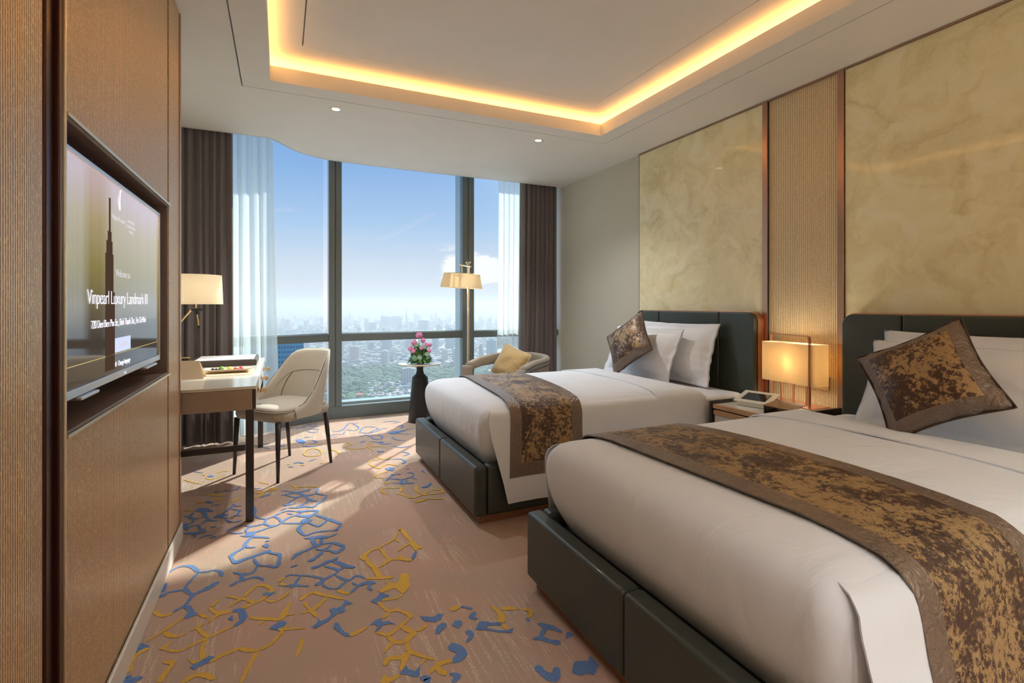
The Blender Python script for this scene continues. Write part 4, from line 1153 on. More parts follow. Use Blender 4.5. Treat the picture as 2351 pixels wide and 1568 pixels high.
for s_ in (-1, 1):
    def post(a, b):
        z = lerp(.20, .60, a); th = 2*math.pi*b; e = lambda q: math.copysign(abs(q)**.55, q)
        yy = -.31+.055*e(math.sin(th))+.035*a*0; return Vector((s_*.323+.035*e(math.cos(th)), yy, z))
    pb = grid(14, 20, post); bmesh.ops.remove_doubles(pb, verts=pb.verts, dist=.0004); bmesh.ops.holes_fill(pb, edges=pb.edges, sides=40); obj('arm_post', pb, 'armchair_fabric', ac, smooth=True, T=AT)
for t0, t1 in ((-.20, .20), (.50, .74)):
    def panel(a, b, t0=t0, t1=t1):
        t = lerp(t0, t1, a); p, n = horse(t); z = lerp(.36, .62, b); return p*1.0+Vector((0, 0, z))
    obj('back_panel', grid(16, 6, panel), 'armchair_fabric', ac, smooth=True, solid=.05, T=AT)
obj('seat', loft(cushion_rings(.31, .34, .12, [(.20, .02), (.21, 0), (.33, 0), (.36, .0), (.40, .01), (.425, .05), (.43, .12)], -.01)), 'armchair_fabric', ac, smooth=True, T=AT)
for x in (-.24, .24):
    for y in (-.26, .24): obj('leg', tube([(x*1.05, y*1.05, 0), (x, y, .205)], [.011, .02], 12), 'dark_wood', ac, smooth=True, T=AT)
pip = []
for k in range(50):
    t = lerp(-.97, .97, k/49); p, n = horse(t*.985); zt = interp(abs(t), [(0, .70), (.5, .685), (.8, .665), (1, .625)]); pip.append(p+n*.0355+Vector((0, 0, zt-.035)))
obj('piping', tube(pip, .0035, 6), 'piping_navy', ac, smooth=True, T=AT)
for s_ in (-1, 1):
    pq = [horse(s_*(.42+.5*k/16))[0]+horse(s_*(.42+.5*k/16))[1]*.036+Vector((0, 0, interp(k/16, [(0, .60), (.15, .612), (.85, .585), (1, .565)]))) for k in range(17)]
    obj('piping', tube(pq, .0035, 6), 'piping_navy', ac, smooth=True, T=AT)

# ------------------------------------------------------------------ soft goods
def pillow(name, m, w_, h_, t_, M, label, cat, group=None, flange=.03, seed=0, border=None, pipe=None, pinch=.10, sag=0.0):
    r = random.Random(seed); o1 = r.uniform(0, 50)
    nu = nv = 34
    def side(sgn):
        def f(a, b):
            u = (a-.5)*2; v = (b-.5)*2
            iu = min(1, abs(u)/(1-flange/w_*2)); iv = min(1, abs(v)/(1-flange/h_*2))
            th = ((1-iu**2.6)*(1-iv**2.6)); th = max(th, 0)**.62
            k = 1-pinch*(1-abs(v)**2)*abs(u)**1.5; k2 = 1-pinch*(1-abs(u)**2)*abs(v)**1.5
            x = u*w_/2*(k if True else 1); y = v*h_/2*k2
            nn = noise.noise(Vector((u*2+o1, v*2, sgn*3)))*.10+noise.noise(Vector((u*6+o1, v*5, sgn*9)))*.035
            z = sgn*(t_/2*th*(1+nn*1.2)+.004*min(1, (1-max(abs(u), abs(v)))*12))
            if pipe: kc = 1-.085*(abs(u*v))**3; x *= kc; y *= kc
            y -= sag*(1-abs(u))*max(0, v)*h_
            wav = .012*noise.noise(Vector((u*5+o1, v*5, 1)))*max(abs(u), abs(v))**4
            return Vector((x, y, z+wav))
        return f
    bm = nb()
    def mi(i, j):
        if not border: return 0
        a = (i+.5)/nu; b = (j+.5)/nv; return 0 if (border[0] < a < 1-border[0] and border[0] < b < 1-border[0]) else 1
    grid(nu, nv, side(1), bm, mi); s0 = len(bm.faces)
    grid(nu, nv, side(-1), bm, mi)
    bmesh.ops.remove_doubles(bm, verts=bm.verts, dist=.0008)
    bmesh.ops.recalc_face_normals(bm, faces=bm.faces)
    loc = M.translation.copy()
    root = obj(name, bm, m, None, smooth=True, T=M, loc=loc)
    tag(root, label, cat, group)
    if pipe:
        f = side(1); ed = []
        for k in range(40): ed.append((k/40, 0))
        for k in range(40): ed.append((1, k/40))
        for k in range(40): ed.append((1-k/40, 1))
        for k in range(40): ed.append((0, 1-k/40))
        pts_ = [M @ Vector((f(a, b).x, f(a, b).y, 0)) for a, b in ed]
        obj('piping', tube(pts_, .004, 8, closed=True), pipe, root, smooth=True)
    return root
def frame_M(c, normal, up, roll=0):
    n = Vector(normal).normalized(); u = Vector(up); u = (u-n*u.dot(n)).normalized(); r_ = u.cross(n).normalized()
    R = Matrix((r_, u, n)).transposed().to_4x4()
    return Matrix.Translation(c) @ R @ Matrix.Rotation(roll, 4, 'Z')
def bed(y0, y1, head_y0, head_y1, which, skew, rx0, rx1, name_end):
    yc = (y0+y1)/2
    bd = empty('bed', (2.0, yc, 0), 'upholstered dark green leather bed with white mattress, '+which, 'bed')
    XF = .95
    # plinth and rails
    obj('plinth', B(XF+.035, 3.08, y0+.03, y1-.03, 0, .047), 'wood_plinth', bd, bevel=.002)
    T_ = .075
    ym = lerp(y0, y1, .5)
    obj('foot_rail', B(XF, XF+T_, y0+.002, ym-.0015, .048, .322), 'leather', bd, bevel=.018, seg=4)
    obj('foot_rail', B(XF, XF+T_, ym+.0015, y1-.002, .048, .322), 'leather', bd, bevel=.018, seg=4)
    xm = 2.0
    for ya in (y0, y1-T_):
        obj('side_rail', B(XF+T_+.001, xm-.0015, ya, ya+T_, .048, .322), 'leather', bd, bevel=.018, seg=4)
        obj('side_rail', B(xm+.0015, 3.08, ya, ya+T_, .048, .322), 'leather', bd, bevel=.018, seg=4)
    obj('slat_base', B(XF+T_+.002, 3.07, y0+T_+.002, y1-T_-.002, .05, .27), 'black', bd)
    my0, my1 = y0+.02, y1-.02
    rr = lambda lv, hx, hy, r, cx: [[(x+cx, y+yc, z) for x, y in rrect(hx-i, hy-i, max(r-i*.4, .02))] for z, i in lv]
    obj('mattress', loft(rr([(.26, .05), (.30, .04), (.36, .02), (.50, .012), (.545, .02), (.562, .045), (.567, .10), (.568, .3)], (3.075-1.08)/2, (my1-my0)/2, .07, (3.075+1.08)/2)), 'linen', bd, smooth=True)
    # duvet
    LV = [(.27, .085), (.33, .050), (.40, .018), (.47, .004), (.53, .0), (.575, .010), (.603, .032), (.622, .065), (.634, .11), (.643, .18), (.652, .30), (.657, .45), (.659, .60)]
    DXA, DXB = 1.0, 2.64
    zin = [(i, z) for z, i in LV[4:]]
    dv = empty('duvet', (1.8, yc, .6), 'white duvet tucked in at the foot of the bed '+which, 'duvet')
    body = loft(rr(LV, (DXB-DXA)/2, (my1-my0)/2, .085, (DXB+DXA)/2), cap0=False)
    bmesh.ops.recalc_face_normals(body, faces=body.faces)
    ob = obj('duvet_body', body, 'linen', dv, smooth=True, sub=2)
    hw = (my1-my0)/2
    SEC = [(-hw-.062, .115), (-hw-.056, .20), (-hw-.046, .30), (-hw-.036, .36), (-hw-.018, .45), (-hw-.006, .53), (-hw+.004, .575), (-hw+.028, .606), (-hw+.065, .628), (-hw+.11, .635), (-hw+.18, .644), (-hw+.30, .6525), (-hw+.45, .6575), (0, .660)]
    cum = [0]
    for a, b in zip(SEC, SEC[1:]): cum.append(cum[-1]+math.hypot(b[0]-a[0], b[1]-a[1]))
    TOT = cum[-1]
    def sec(s):        # s: distance from hem, 0..TOT on near half
        for i in range(len(cum)-1):
            if s <= cum[i+1]:
                k = (s-cum[i])/(cum[i+1]-cum[i]); return lerp(SEC[i][0], SEC[i+1][0], k), lerp(SEC[i][1], SEC[i+1][1], k)
        return SEC[-1]
    def drape(x, s, off):      # s 0..2*TOT
        sg = 1
        if s > TOT: s = 2*TOT-s; sg = -1
        y, z = sec(s); y2, z2 = sec(min(s+.01, TOT+.0)); dy, dz = y2-y, z2-z; l = math.hypot(dy, dz) or 1
        ny, nz = -dz/l, dy/l
        if s >= TOT-.011: ny, nz = 0, 1
        y += ny*off; z += nz*off
        zt = interp(max(0, x-DXA), zin)+off+.004; 
        zt2 = interp(max(0, DXB-x), zin)+off+.004
        z = min(z, zt, zt2) if abs(y) < hw-.002 else z
        return Vector((x, yc+y*sg, z))
    def slab(name, xa, xb, s0, s1, off, m, n1=30, n2=70, xfa=None, xfb=None, rip=.0, mi=None, mats=None, thick=.005, hemw=0):
        def f(a, b):
            s = lerp(s0, s1, b)
            A = xfa(s) if xfa else xa; Bq = xfb(s) if xfb else xb
            x = lerp(A, Bq, a); sdd = min(s, 2*TOT-s); p = drape(x, s, off-(.03*max(0, min(1, (sdd-.44)/.13))**2 if xfa else 0))
            q = noise.noise(Vector((x*7, s*7, off*90+y0)))*rip; sd_ = min(s, 2*TOT-s)
            if sd_ < .5: p.y += (-1 if s < TOT else 1)*(q+rip*.4*math.sin(x*18+1))*max(0, (.45-sd_))*3*1.6
            else: p.z += q*.5
            return p
        return obj(name, grid(n1, n2, f, mi=mi), mats or m, dv if name != 'x' else None, smooth=True, solid=thick)
    # side flaps: front edge slants towards the hem
    def xf(s): sd_ = min(s, 2*TOT-s); return interp(sd_, [(0, 1.125), (.36, 1.045), (.44, 1.035), (.585, 1.09)])
    SE = .585
    slab('duvet_flap', 0, DXB-.03, 0, SE, .004, 'linen', 60, 30, xfa=xf, rip=.006, thick=.004)
    slab('duvet_flap', 0, DXB-.03, 2*TOT-SE, 2*TOT, .004, 'linen', 60, 30, xfa=xf, rip=.006, thick=.004)
    slab('duvet_turndown', 2.22, DXB+.012, .03, 2*TOT-.03, .002, 'linen', 20, 90, rip=.002, thick=.007)
    # runner
    rl = empty('bed_runner', (1.45, yc, .66), 'mottled brown and gold runner with taupe border across the bed '+which, 'bed runner')
    hem = .135
    xa = lambda s: rx0+skew*(s/(2*TOT)-.9); xb = lambda s: rx1+skew*(s/(2*TOT)-.9)
    BW = .072
    n1, n2 = 34, 110
    s0, s1 = hem, 2*TOT-hem
    def rf(a, b):
        s = lerp(s0, s1, b); x = lerp(xa(s), xb(s), a); p = drape(x, s, .009)
        if BW/.47 < a < 1-BW/.47 and .04 < b < .96:
            q = noise.noise(Vector((x*26, s*16, y0)))*.006+noise.noise(Vector((x*55, s*38, y0)))*.003; sd_ = min(s, 2*TOT-s)
            if sd_ > .62: p.z += max(q, -.003)
            else: p.y += (-1 if s < TOT else 1)*abs(q)*.3
        sd_ = min(s, 2*TOT-s)
        if sd_ < .5: p.y += (-1 if s < TOT else 1)*.004*math.sin(x*18+1)
        return p
    full = nb(); grid(n1, n2, rf, full, mi=lambda i, j: 0 if (BW/.47 < (i+.5)/n1 < 1-BW/.47 and (j+.5)/n2*(s1-s0) > BW and (1-(j+.5)/n2)*(s1-s0) > BW) else 1)
    inner = full.copy()
    bmesh.ops.delete(full, geom=[f for f in full.faces if f.material_index == 0], context='FACES')
    bmesh.ops.delete(inner, geom=[f for f in inner.faces if f.material_index == 1], context='FACES')
    for f in full.faces: f.material_index = 0
    obj('runner_border', full, 'satin', rl, smooth=True, solid=.005)
    obj('runner_centre', inner, 'runner_brocade', rl, smooth=True, solid=.004)
    # headboard
    hd = empty('headboard', (3.14, (head_y0+head_y1)/2, 0), 'dark green leather headboard with copper edge, of the bed '+which, 'headboard')
    hz = 1.152
    def hbprof(a, b, r, x0, x1, bot=.05):
        pts_ = [(a, bot), (b, bot)]
        for k in range(9): t = math.pi/2*k/8; pts_.append((b-r+r*math.cos(t), hz-r+r*math.sin(t)))
        for k in range(9): t = math.pi/2+math.pi/2*k/8; pts_.append((a+r+r*math.cos(t), hz-r+r*math.sin(t)))
        bm = nb(); A = [bm.verts.new((x0, y, z)) for y, z in pts_]; C = [bm.verts.new((x1, y, z)) for y, z in pts_]; bm.faces.new(A); bm.faces.new(C[::-1])
        for i in range(len(pts_)): j = (i+1) % len(pts_); bm.faces.new((A[j], A[i], C[i], C[j]))
        bmesh.ops.recalc_face_normals(bm, faces=bm.faces); return bm
    obj('copper_shell', hbprof(head_y0-.004, head_y1+.004, .075, 3.118, 3.176), 'copper_bright', hd, bevel=.002)
    W_ = head_y1-head_y0; e_ = .33
    cuts = [head_y0+.003, head_y0+e_, head_y1-e_, head_y1-.003]
    for k in range(3):
        a, b = cuts[k]+.0015, cuts[k+1]-.0015
        bm = nb(); r = .07; pts_ = [(a, .05), (b, .05)]
        if k == 2: pts_ += [(b-r+r*math.cos(math.pi/2*i/8), hz-.006-r+r*math.sin(math.pi/2*i/8)) for i in range(9)]
        else: pts_ += [(b, hz-.006)]
        if k == 0: pts_ += [(a+r+r*math.cos(math.pi/2+math.pi/2*i/8), hz-.006-r+r*math.sin(math.pi/2+math.pi/2*i/8)) for i in range(9)]
        else: pts_ += [(a, hz-.006)]
        A = [bm.verts.new((3.085, y, z)) for y, z in pts_]; C = [bm.verts.new((3.125, y, z)) for y, z in pts_]; bm.faces.new(A); bm.faces.new(C[::-1])
        for i in range(len(pts_)): j = (i+1) % len(pts_); bm.faces.new((A[j], A[i], C[i], C[j]))
        bmesh.ops.recalc_face_normals(bm, faces=bm.faces)
        obj('padded_panel', bm, 'leather', hd, bevel=.014, seg=4)
    return bd
bed(2.552, 3.882, 2.556, 3.898, 'nearer the window', .21, 1.315, 1.785, 'far')
bed(.600, 1.930, .604, 1.950, 'in the foreground', -.06, 1.19, 1.70, 'near')
nW = Vector((-1, 0, 0))
def lean(deg): return Vector((-math.cos(math.radians(deg)), 0, math.sin(math.radians(deg))))
def upv(deg): return Vector((math.sin(math.radians(deg)), 0, math.cos(math.radians(deg))))
pillow('pillow', 'pillow_linen', .90, .50, .17, frame_M((2.965, 3.26, .815), lean(14), upv(14)), 'white pillow leaning on the headboard of the bed nearer the window, the rear one', 'pillow', 'white pillows on the far bed', seed=1, flange=.05, pinch=.05)
pillow('pillow', 'pillow_linen', .88, .46, .18, frame_M((2.80, 3.47, .795), lean(22), upv(22)), 'white pillow, the front one of two on the bed nearer the window', 'pillow', 'white pillows on the far bed', seed=2, flange=.05, pinch=.05)
pillow('throw_cushion', ['cushion_brocade', 'satin'], .46, .46, .15, frame_M((2.62, 3.40, .885), lean(24)+Vector((0, -.05, 0)), upv(24), math.radians(40)), 'mottled brown and gold square cushion standing on its corner on the bed nearer the window', 'cushion', seed=3, flange=.012, border=(.135,), pipe='piping_brown', pinch=.15)
pillow('pillow', 'pillow_linen', .90, .50, .17, frame_M((2.965, 1.22, .82), lean(14), upv(14)), 'white pillow leaning on the headboard of the bed in the foreground, the rear one', 'pillow', 'white pillows on the near bed', seed=4, flange=.05, pinch=.05)
pillow('pillow', 'pillow_linen', .90, .47, .20, frame_M((2.80, 1.20, .80), lean(24), upv(24)), 'white pillow, the front one of two on the bed in the foreground', 'pillow', 'white pillows on the near bed', seed=5, flange=.05, pinch=.05)
pillow('throw_cushion', ['cushion_brocade', 'satin'], .48, .48, .16, frame_M((2.555, 1.245, .875), lean(26)+Vector((0, -.05, 0)), upv(26), math.radians(33)), 'mottled brown and gold square cushion standing on its corner on the bed in the foreground', 'cushion', seed=6, flange=.012, border=(.135,), pipe='piping_brown', pinch=.17)
ctr = AT @ Vector((0, .10, .60))-VR*.07; nf = (AT.to_3x3() @ Vector((0, -1, .45)))
pillow('throw_cushion', 'gold_fabric', .40, .36, .16, frame_M(ctr, nf, (0, 0, 1), math.radians(-18)), 'plain gold cushion with cream piping leaning in the armchair', 'cushion', seed=8, flange=.01, pipe='piping_cream', pinch=.10)

# ------------------------------------------------------------------ bedside table and what stands on it
ns = empty('nightstand', (2.9, 2.25, 0), 'bedside table with dark sides, oak edges and a pale drawer, between the two beds', 'nightstand')
NX0, NX1, NYa, NYb, NZ = 2.60, 3.17, 1.985, 2.50, .545
for a in (NYa, NYb-.022): obj('side_panel', B(NX0-.012, NX1, a, a+.022, 0, NZ+.018), 'dark_wood', ns, bevel=.002)
obj('top', B(NX0+.02, NX1, NYa+.0225, NYb-.0225, NZ-.03, NZ), 'white_stone', ns, bevel=.002)
obj('edge_band', B(NX0-.004, NX0+.0195, NYa+.0225, NYb-.0225, NZ-.028, NZ+.001), 'wood_oak', ns, bevel=.003)
obj('carcass', B(NX0+.03, NX1, NYa+.0225, NYb-.0225, .05, NZ-.031), 'dark_wood', ns)
for z0, z1 in ((.30, NZ-.036), (.07, .29)):
    d = obj('drawer', B(NX0+.008, NX0+.0295, NYa+.026, NYb-.026, z0, z1-.034), 'white_plastic', ns, bevel=.002)
    obj('drawer_rail', B(NX0-.003, NX0+.0285, NYa+.026, NYb-.026, z1-.032, z1), 'wood_oak', d, bevel=.003)
NT = NZ+.0008
bl = empty('table_lamp', (3.07, 2.25, NT), 'lit bedside lamp with a cream rectangular shade and copper handle, on the bedside table', 'table lamp')
obj('base', B(2.985, 3.155, 2.055, 2.47, NT, NT+.010), 'copper_bright', bl, bevel=.002)
LT = Matrix.Translation((3.065, 2.24, 0)) @ Matrix.Rotation(math.radians(-4), 4, 'Z')
rp = rrect(.068, .215, .045, 8)
shb = nb(); A = [shb.verts.new((x, y, .692)) for x, y in rp]; C = [shb.verts.new((x, y, .950)) for x, y in rp]
for i in range(len(rp)): j = (i+1) % len(rp); shb.faces.new((A[i], A[j], C[j], C[i]))
obj('lamp_shade', shb, 'shade_bedside', bl, smooth=True, solid=.002, T=LT)
def flat(path, wx, ty, bm=None):
    bm = bm or nb()
    return bm
h0 = Vector((2.985, 2.075)); h1 = Vector((3.125, 2.455))
hd_ = nb(); dirh = (h1-h0).normalized(); nh = Vector((-dirh.y, dirh.x))
def strap(bm, pts_, wd):
    n = len(pts_); ring = []
    for i, (s_, z) in enumerate(pts_):
        a = pts_[max(i-1, 0)]; b = pts_[min(i+1, n-1)]; t = Vector((b[0]-a[0], b[1]-a[1])).normalized(); m = Vector((-t.y, t.x))*.0022
        r = []
        for e, g in ((1, 1), (1, -1), (-1, -1), (-1, 1)):
            ss = s_+m.x*e; zz = z+m.y*e; p = h0+dirh*ss+Vector((1, 0))*wd/2*g; r.append(bm.verts.new((p.x, p.y, zz)))
        ring.append(r)
    for a, b in zip(ring, ring[1:]):
        for k in range(4): bm.faces.new((a[k], a[(k+1) % 4], b[(k+1) % 4], b[k]))
    bm.faces.new(ring[0]); bm.faces.new(ring[-1][::-1])
HL = (h1-h0).length; zt_ = 1.003
arc = [(.018-.018*math.cos(math.pi/2*k/5), zt_-.018+.018*math.sin(math.pi/2*k/5)) for k in range(6)]
strap(hd_, [(0, NT+.010), (0, .8)]+arc+[(HL/2, zt_)]+[(HL-s_, z) for s_, z in arc[::-1]]+[(HL, .8), (HL, NT+.010)], .024)
obj('handle', hd_, 'copper_bright', bl)
for y in (2.15, 2.24, 2.33, 2.41): obj('rod', B(3.06, 3.068, y-.006, y+.006, NT+.010, .78), 'copper_bright', bl)
obj('lamp_bulb', lathe([(.0, .77), (.016, .775), (.026, .80), (.028, .82), (.018, .85), (.0, .858)], (3.04, 2.27, 0), 20), 'bulb', bl, smooth=True)
L = bpy.data.lights.new('bedside_bulb', 'POINT'); L.energy = 4.6; L.color = (1, .85, .66); L.shadow_soft_size = .07
o = bpy.data.objects.new('bedside_bulb', L); COL.objects.link(o); o.parent = bl; o.location = Vector((3.06, 2.25, .82))-WL[bl]
# control tablet
tbM = Matrix.Translation((2.80, 2.31, NT)) @ Matrix.Rotation(math.radians(14), 4, 'Z')
ph = empty('control_panel', (2.80, 2.31, NT), 'white wedge-shaped touch panel with a dark screen, on the bedside table', 'touch panel')
def wedge(x0, x1, y0, y1, z0, zf, zb_):
    bm = nb(); v = [bm.verts.new(p) for p in ((x0, y0, z0), (x1, y0, z0), (x1, y1, z0), (x0, y1, z0), (x0, y0, zf), (x1, y0, zb_), (x1, y1, zb_), (x0, y1, zf))]
    for f in ((0, 3, 2, 1), (4, 5, 6, 7), (0, 1, 5, 4), (1, 2, 6, 5), (2, 3, 7, 6), (3, 0, 4, 7)): bm.faces.new([v[i] for i in f])
    return bm
obj('body', wedge(-.065, .095, -.095, .095, 0, .026, .070), 'white_plastic', ph, bevel=.004, T=tbM)
tl = wedge(-.078, .10, -.112, .112, 0, 0, 0); tl.free()
slope = math.atan2(.044, .16)
fm = tbM @ Matrix.Translation((0, 0, .0445)) @ Matrix.Rotation(-slope, 4, 'Y')
obj('face_plate', box(nb(), -.078, .10, -.115, .115, .001, .010), 'white_plastic', ph, bevel=.004, T=fm)
obj('screen', box(nb(), -.048, .062, -.078, .078, .0101, .0112), 'screen_black', ph, T=fm)
# leather stationery holder
lb = empty('leather_box', (2.80, 2.10, NT), 'open brown and black leather holder lying beside the touch panel on the bedside table', 'leather box')
LM = Matrix.Translation((2.79, 2.105, NT)) @ Matrix.Rotation(math.radians(20), 4, 'Z')
q_ = nb(); box(q_, -.12, .12, -.075, .075, 0, .004); box(q_, -.12, .12, .070, .075, .004, .046); obj('tray', q_, 'black', lb, bevel=.001, T=LM)
lid = nb(); lmx = Matrix.Translation((0, .0745, .046)) @ Matrix.Rotation(math.radians(4), 4, 'X')
box(lid, -.125, .125, -.165, .004, .0005, .0045, lmx); obj('lid', lid, 'leather_brown', lb, bevel=.001, T=LM)
tag(obj('pen', tube([LM @ Vector((-.05, -.03, .0095)), LM @ Vector((.07, -.04, .0095))], .005), 'copper_bright'), 'slim copper pen lying in the open leather holder', 'pen')
# wall socket
sk = empty('wall_socket', (XR-.006, 2.16, .69), 'pale double wall socket plate behind the bedside lamp', 'wall socket')
obj('plate', B(XR-.016, XR-.0045, 2.085, 2.33, .650, .738), 'card', sk, bevel=.003)
for y in (2.13, 2.205, 2.285):
    h = nb(); box(h, XR-.0175, XR-.0162, y-.022, y+.022, .672, .716); s_ = obj('socket_insert', h, 'porcelain', sk, bevel=.001)
    h = nb(); box(h, XR-.0182, XR-.0176, y-.006, y-.002, .688, .70); box(h, XR-.0182, XR-.0176, y+.004, y+.008, .688, .70); obj('socket_hole', h, 'black', s_)

# ------------------------------------------------------------------ the city far below the window
GZ = -230.0
def facade(name, wall, glassc, sx_=.28, sz=.30, pal=False):
    def f(t, o):
        s = sx(t, o)
        h = t.math('ADD', s[0], s[1])
        a = t.maprange(t.math('FRACT', t.math('MULTIPLY', h, sx_)), .34, .42); b = t.maprange(t.math('FRACT', t.math('MULTIPLY', s[2], sz)), .38, .46)
        w_ = t.math('MULTIPLY', a, b)
        oi = t.add('ShaderNodeObjectInfo').outputs['Random']
        wc = t.mix(oi, wall, tuple(min(1, c*1.25+.04) for c in wall))
        g = t.add('ShaderNodeNewGeometry'); nz = sx(t, g.outputs['Normal'])[2]
        w_ = t.math('MULTIPLY', w_, t.math('LESS_THAN', nz, .5))
        return t.mix(t.math('MULTIPLY', w_, .75), wc, glassc)
    mat(name, f, .6, spec=.3)
facade('city_wall', (.21, .22, .22), (.06, .09, .11)); facade('city_warm', (.26, .22, .19), (.09, .10, .12)); facade('city_glass', (.10, .16, .21), (.03, .06, .09), .5, .28)
facade('tower_glass', (.05, .15, .24), (.02, .07, .13), .5, .27)
def cityroof(t, o):
    v = t.add('ShaderNodeTexVoronoi', Scale=.05); t.l.new(o, v.inputs['Vector'])
    s = t.noise(o, .0022, 5, .6).outputs['Fac']
    c = t.ramp(sx(t, v.outputs['Color'])[0], [(0, (.14, .15, .16)), (.3, (.30, .30, .29)), (.55, (.22, .18, .15)), (.75, (.38, .38, .37)), (1, (.18, .22, .25))], 'CONSTANT')
    n2 = t.noise(o, .03, 4, .7).outputs['Fac']
    g = t.mix(n2, (.05, .10, .06), (.12, .18, .11))
    return t.mix(t.maprange(s, .50, .56), c, g)
mat('city_ground', cityroof, .9)
mat('park_green', two(.02, (.025, .06, .035), (.06, .11, .06)), .95)
mat('road_grey', (.33, .34, .33), .9)
mat('red_roof', (.36, .13, .08), .8); mat('white_render', (.33, .34, .34), .7)
g_ = nb(); v = [g_.verts.new(p) for p in ((-26000, 300, GZ), (40000, 300, GZ), (40000, 40000, GZ), (-26000, 40000, GZ))]; g_.faces.new(v)
struct('ground', g_, 'city_ground')
def CP(u, v): return P(u, v, Z=GZ)
def protos():
    out = []
    for k, (m, setb, wid, dep, hh) in enumerate((('city_wall', 0, 22, 18, 70), ('city_warm', 1, 24, 20, 85), ('city_glass', 0, 30, 26, 95), ('city_wall', 2, 40, 14, 55), ('city_warm', 2, 30, 20, 40), ('city_wall', 1, 18, 18, 105))):
        b = nb(); box(b, -wid/2, wid/2, -dep/2, dep/2, 0, hh*.93)
        if setb == 1: box(b, -wid*.3, wid*.3, -dep*.3, dep*.3, hh*.93, hh)
        elif setb == 2: box(b, -wid*.45, -wid*.15, -dep*.3, dep*.2, hh*.93, hh); box(b, wid*.2, wid*.4, -dep*.2, dep*.3, hh*.93, hh*.97)
        else: box(b, -wid*.15, wid*.25, -dep*.25, dep*.25, hh*.93, hh)
        box(b, -wid*.6, wid*.6, -dep*.6, dep*.6, 0, 9)
        me = bpy.data.meshes.new('high_rise'); b.to_mesh(me); b.free(); me.materials.append(MATS[m]); out.append(me)
    return out
PR = protos(); rc = random.Random(21); SPOTS = []
def in_park(u, v): return (845 < v < 885 and 760 < u < 1130) or (v > 868 and u < 905)
n = 0
while n < 230:
    u = rc.uniform(560, 1280); v = HY+ 26+ (rc.random()**1.1)*150
    if in_park(u, v) or (v > 840): continue
    p = CP(u, v)
    if any((p-q).length < 75 for q in SPOTS): continue
    SPOTS.append(p); k = rc.choice([0, 0, 1, 1, 2, 3, 4, 5]) if v > 745 else rc.choice([0, 1, 2, 5])
    o = bpy.data.objects.new('high_rise', PR[k]); COL.objects.link(o); s_ = rc.uniform(.55, 1.1)*(1 if v > 760 else 1.2); far = p.y
    o.location = p; o.scale = (s_*rc.uniform(.9, 1.5), s_*rc.uniform(.8, 1.3), s_*rc.uniform(.6, 1.15)); o.rotation_euler.z = rc.uniform(0, 3.1)
    q = ('plain grey', 'stepped warm-toned', 'glassy bluish', 'long grey', 'long warm-toned', 'slender grey')[k]
    tag(o, q+' high-rise block in the hazy city beyond the window', 'building', q+' blocks of the distant city'); n += 1
# carpet of low houses
lo = nb()
for k in range(7500):
    u = rc.uniform(540, 1300); v = HY+22+(rc.random()**.75)*205
    if in_park(u, v) and not (882 < v and u > 845): continue
    if v > 880 and u < 850 and rc.random() < .75: continue
    p = CP(u, v); a = rc.uniform(0, 1.5); M = Matrix.Translation(p) @ Matrix.Rotation(a, 4, 'Z'); sc_ = 1 if v > 780 else 1.6
    w1, w2, h = rc.uniform(4, 13)*sc_, rc.uniform(4, 12)*sc_, rc.uniform(8, 24)*sc_*(.7 if v > 870 else 1)
    if v > 868: w1 *= .5; w2 *= .5
    box(lo, -w1, w1, -w2, w2, 0, h, M, mi=rc.choice([0, 0, 1, 2, 2, 3]))
tag(obj('low_houses', lo, ['city_wall', 'city_warm', 'white_render', 'city_glass']), 'countless low houses covering the city below the window', 'houses', kind='stuff')
# park
tr_ = nb()
for k in range(1500):
    for _ in range(20):
        u = rc.uniform(740, 1150); v = rc.uniform(842, 925)
        if in_park(u, v): break
    if v > 886 and rc.random() < .6: continue
    p = CP(u, v); r = rc.uniform(6, 13)
    bmesh.ops.create_icosphere(tr_, subdivisions=1, radius=r, matrix=Matrix.Translation(p+Vector((0, 0, r*.6))) @ Matrix.Scale(.9, 4, (0, 0, 1)))
tag(obj('park_trees', tr_, 'park_green', smooth=True), 'dense green mass of park trees below the window beside the white slab building', 'trees', kind='stuff')
# notable single buildings
def city_box(name, u0, u1, vt, vb, m, label, dep=20, extra=None):
    p = CP((u0+u1)/2, vb); d = SA*p.x+CA*p.y; wd = (u1-u0)/FPX*d; h = (vb-vt)/FPX*d
    M = Matrix.Translation(p) @ Matrix.Rotation(-AZ, 4, 'Z')
    b = nb(); box(b, -wd/2, wd/2, 0, dep, 0, h, M); r = empty(name, p, label, 'building'); obj('tower_block', b, m, r)
    b = nb(); box(b, -wd*.2, wd*.2, dep*.2, dep*.7, h, h*1.03+1, M); obj('roof_plant', b, 'white_render', r); return r
city_box('slab_building', 922, 952, 846, 892, 'city_wall', 'white slab building with rows of windows, seen just left of the side table pedestal', 18)
city_box('tower_building', 803, 824, 796, 838, 'city_warm', 'pinkish pair-fronted tower standing in the city left of the flowers', 25)
city_box('tower_building', 846, 862, 741, 764, 'city_glass', 'dark hazy square tower on the skyline left of the radio mast', 40)
for k, (a, b) in enumerate(((874, 884), (886, 896), (899, 909), (911, 921))):
    city_box('tower_building', a, b, 726+2*(k % 2), 752, 'city_glass', ('first', 'second', 'third', 'fourth')[k]+' from the left of four hazy skyline towers beside the radio mast', 60)
city_box('tower_building', 960, 982, 736, 766, 'city_glass', 'bluish hazy tower on the skyline right of the radio mast', 60)
city_box('tower_building', 1022, 1056, 776, 806, 'city_glass', 'dark blue-grey office block below the window bar left of the floor lamp', 40)
city_box('tower_building', 1040, 1052, 800, 846, 'city_wall', 'pale tower standing in the city left of the floor lamp pole', 25)
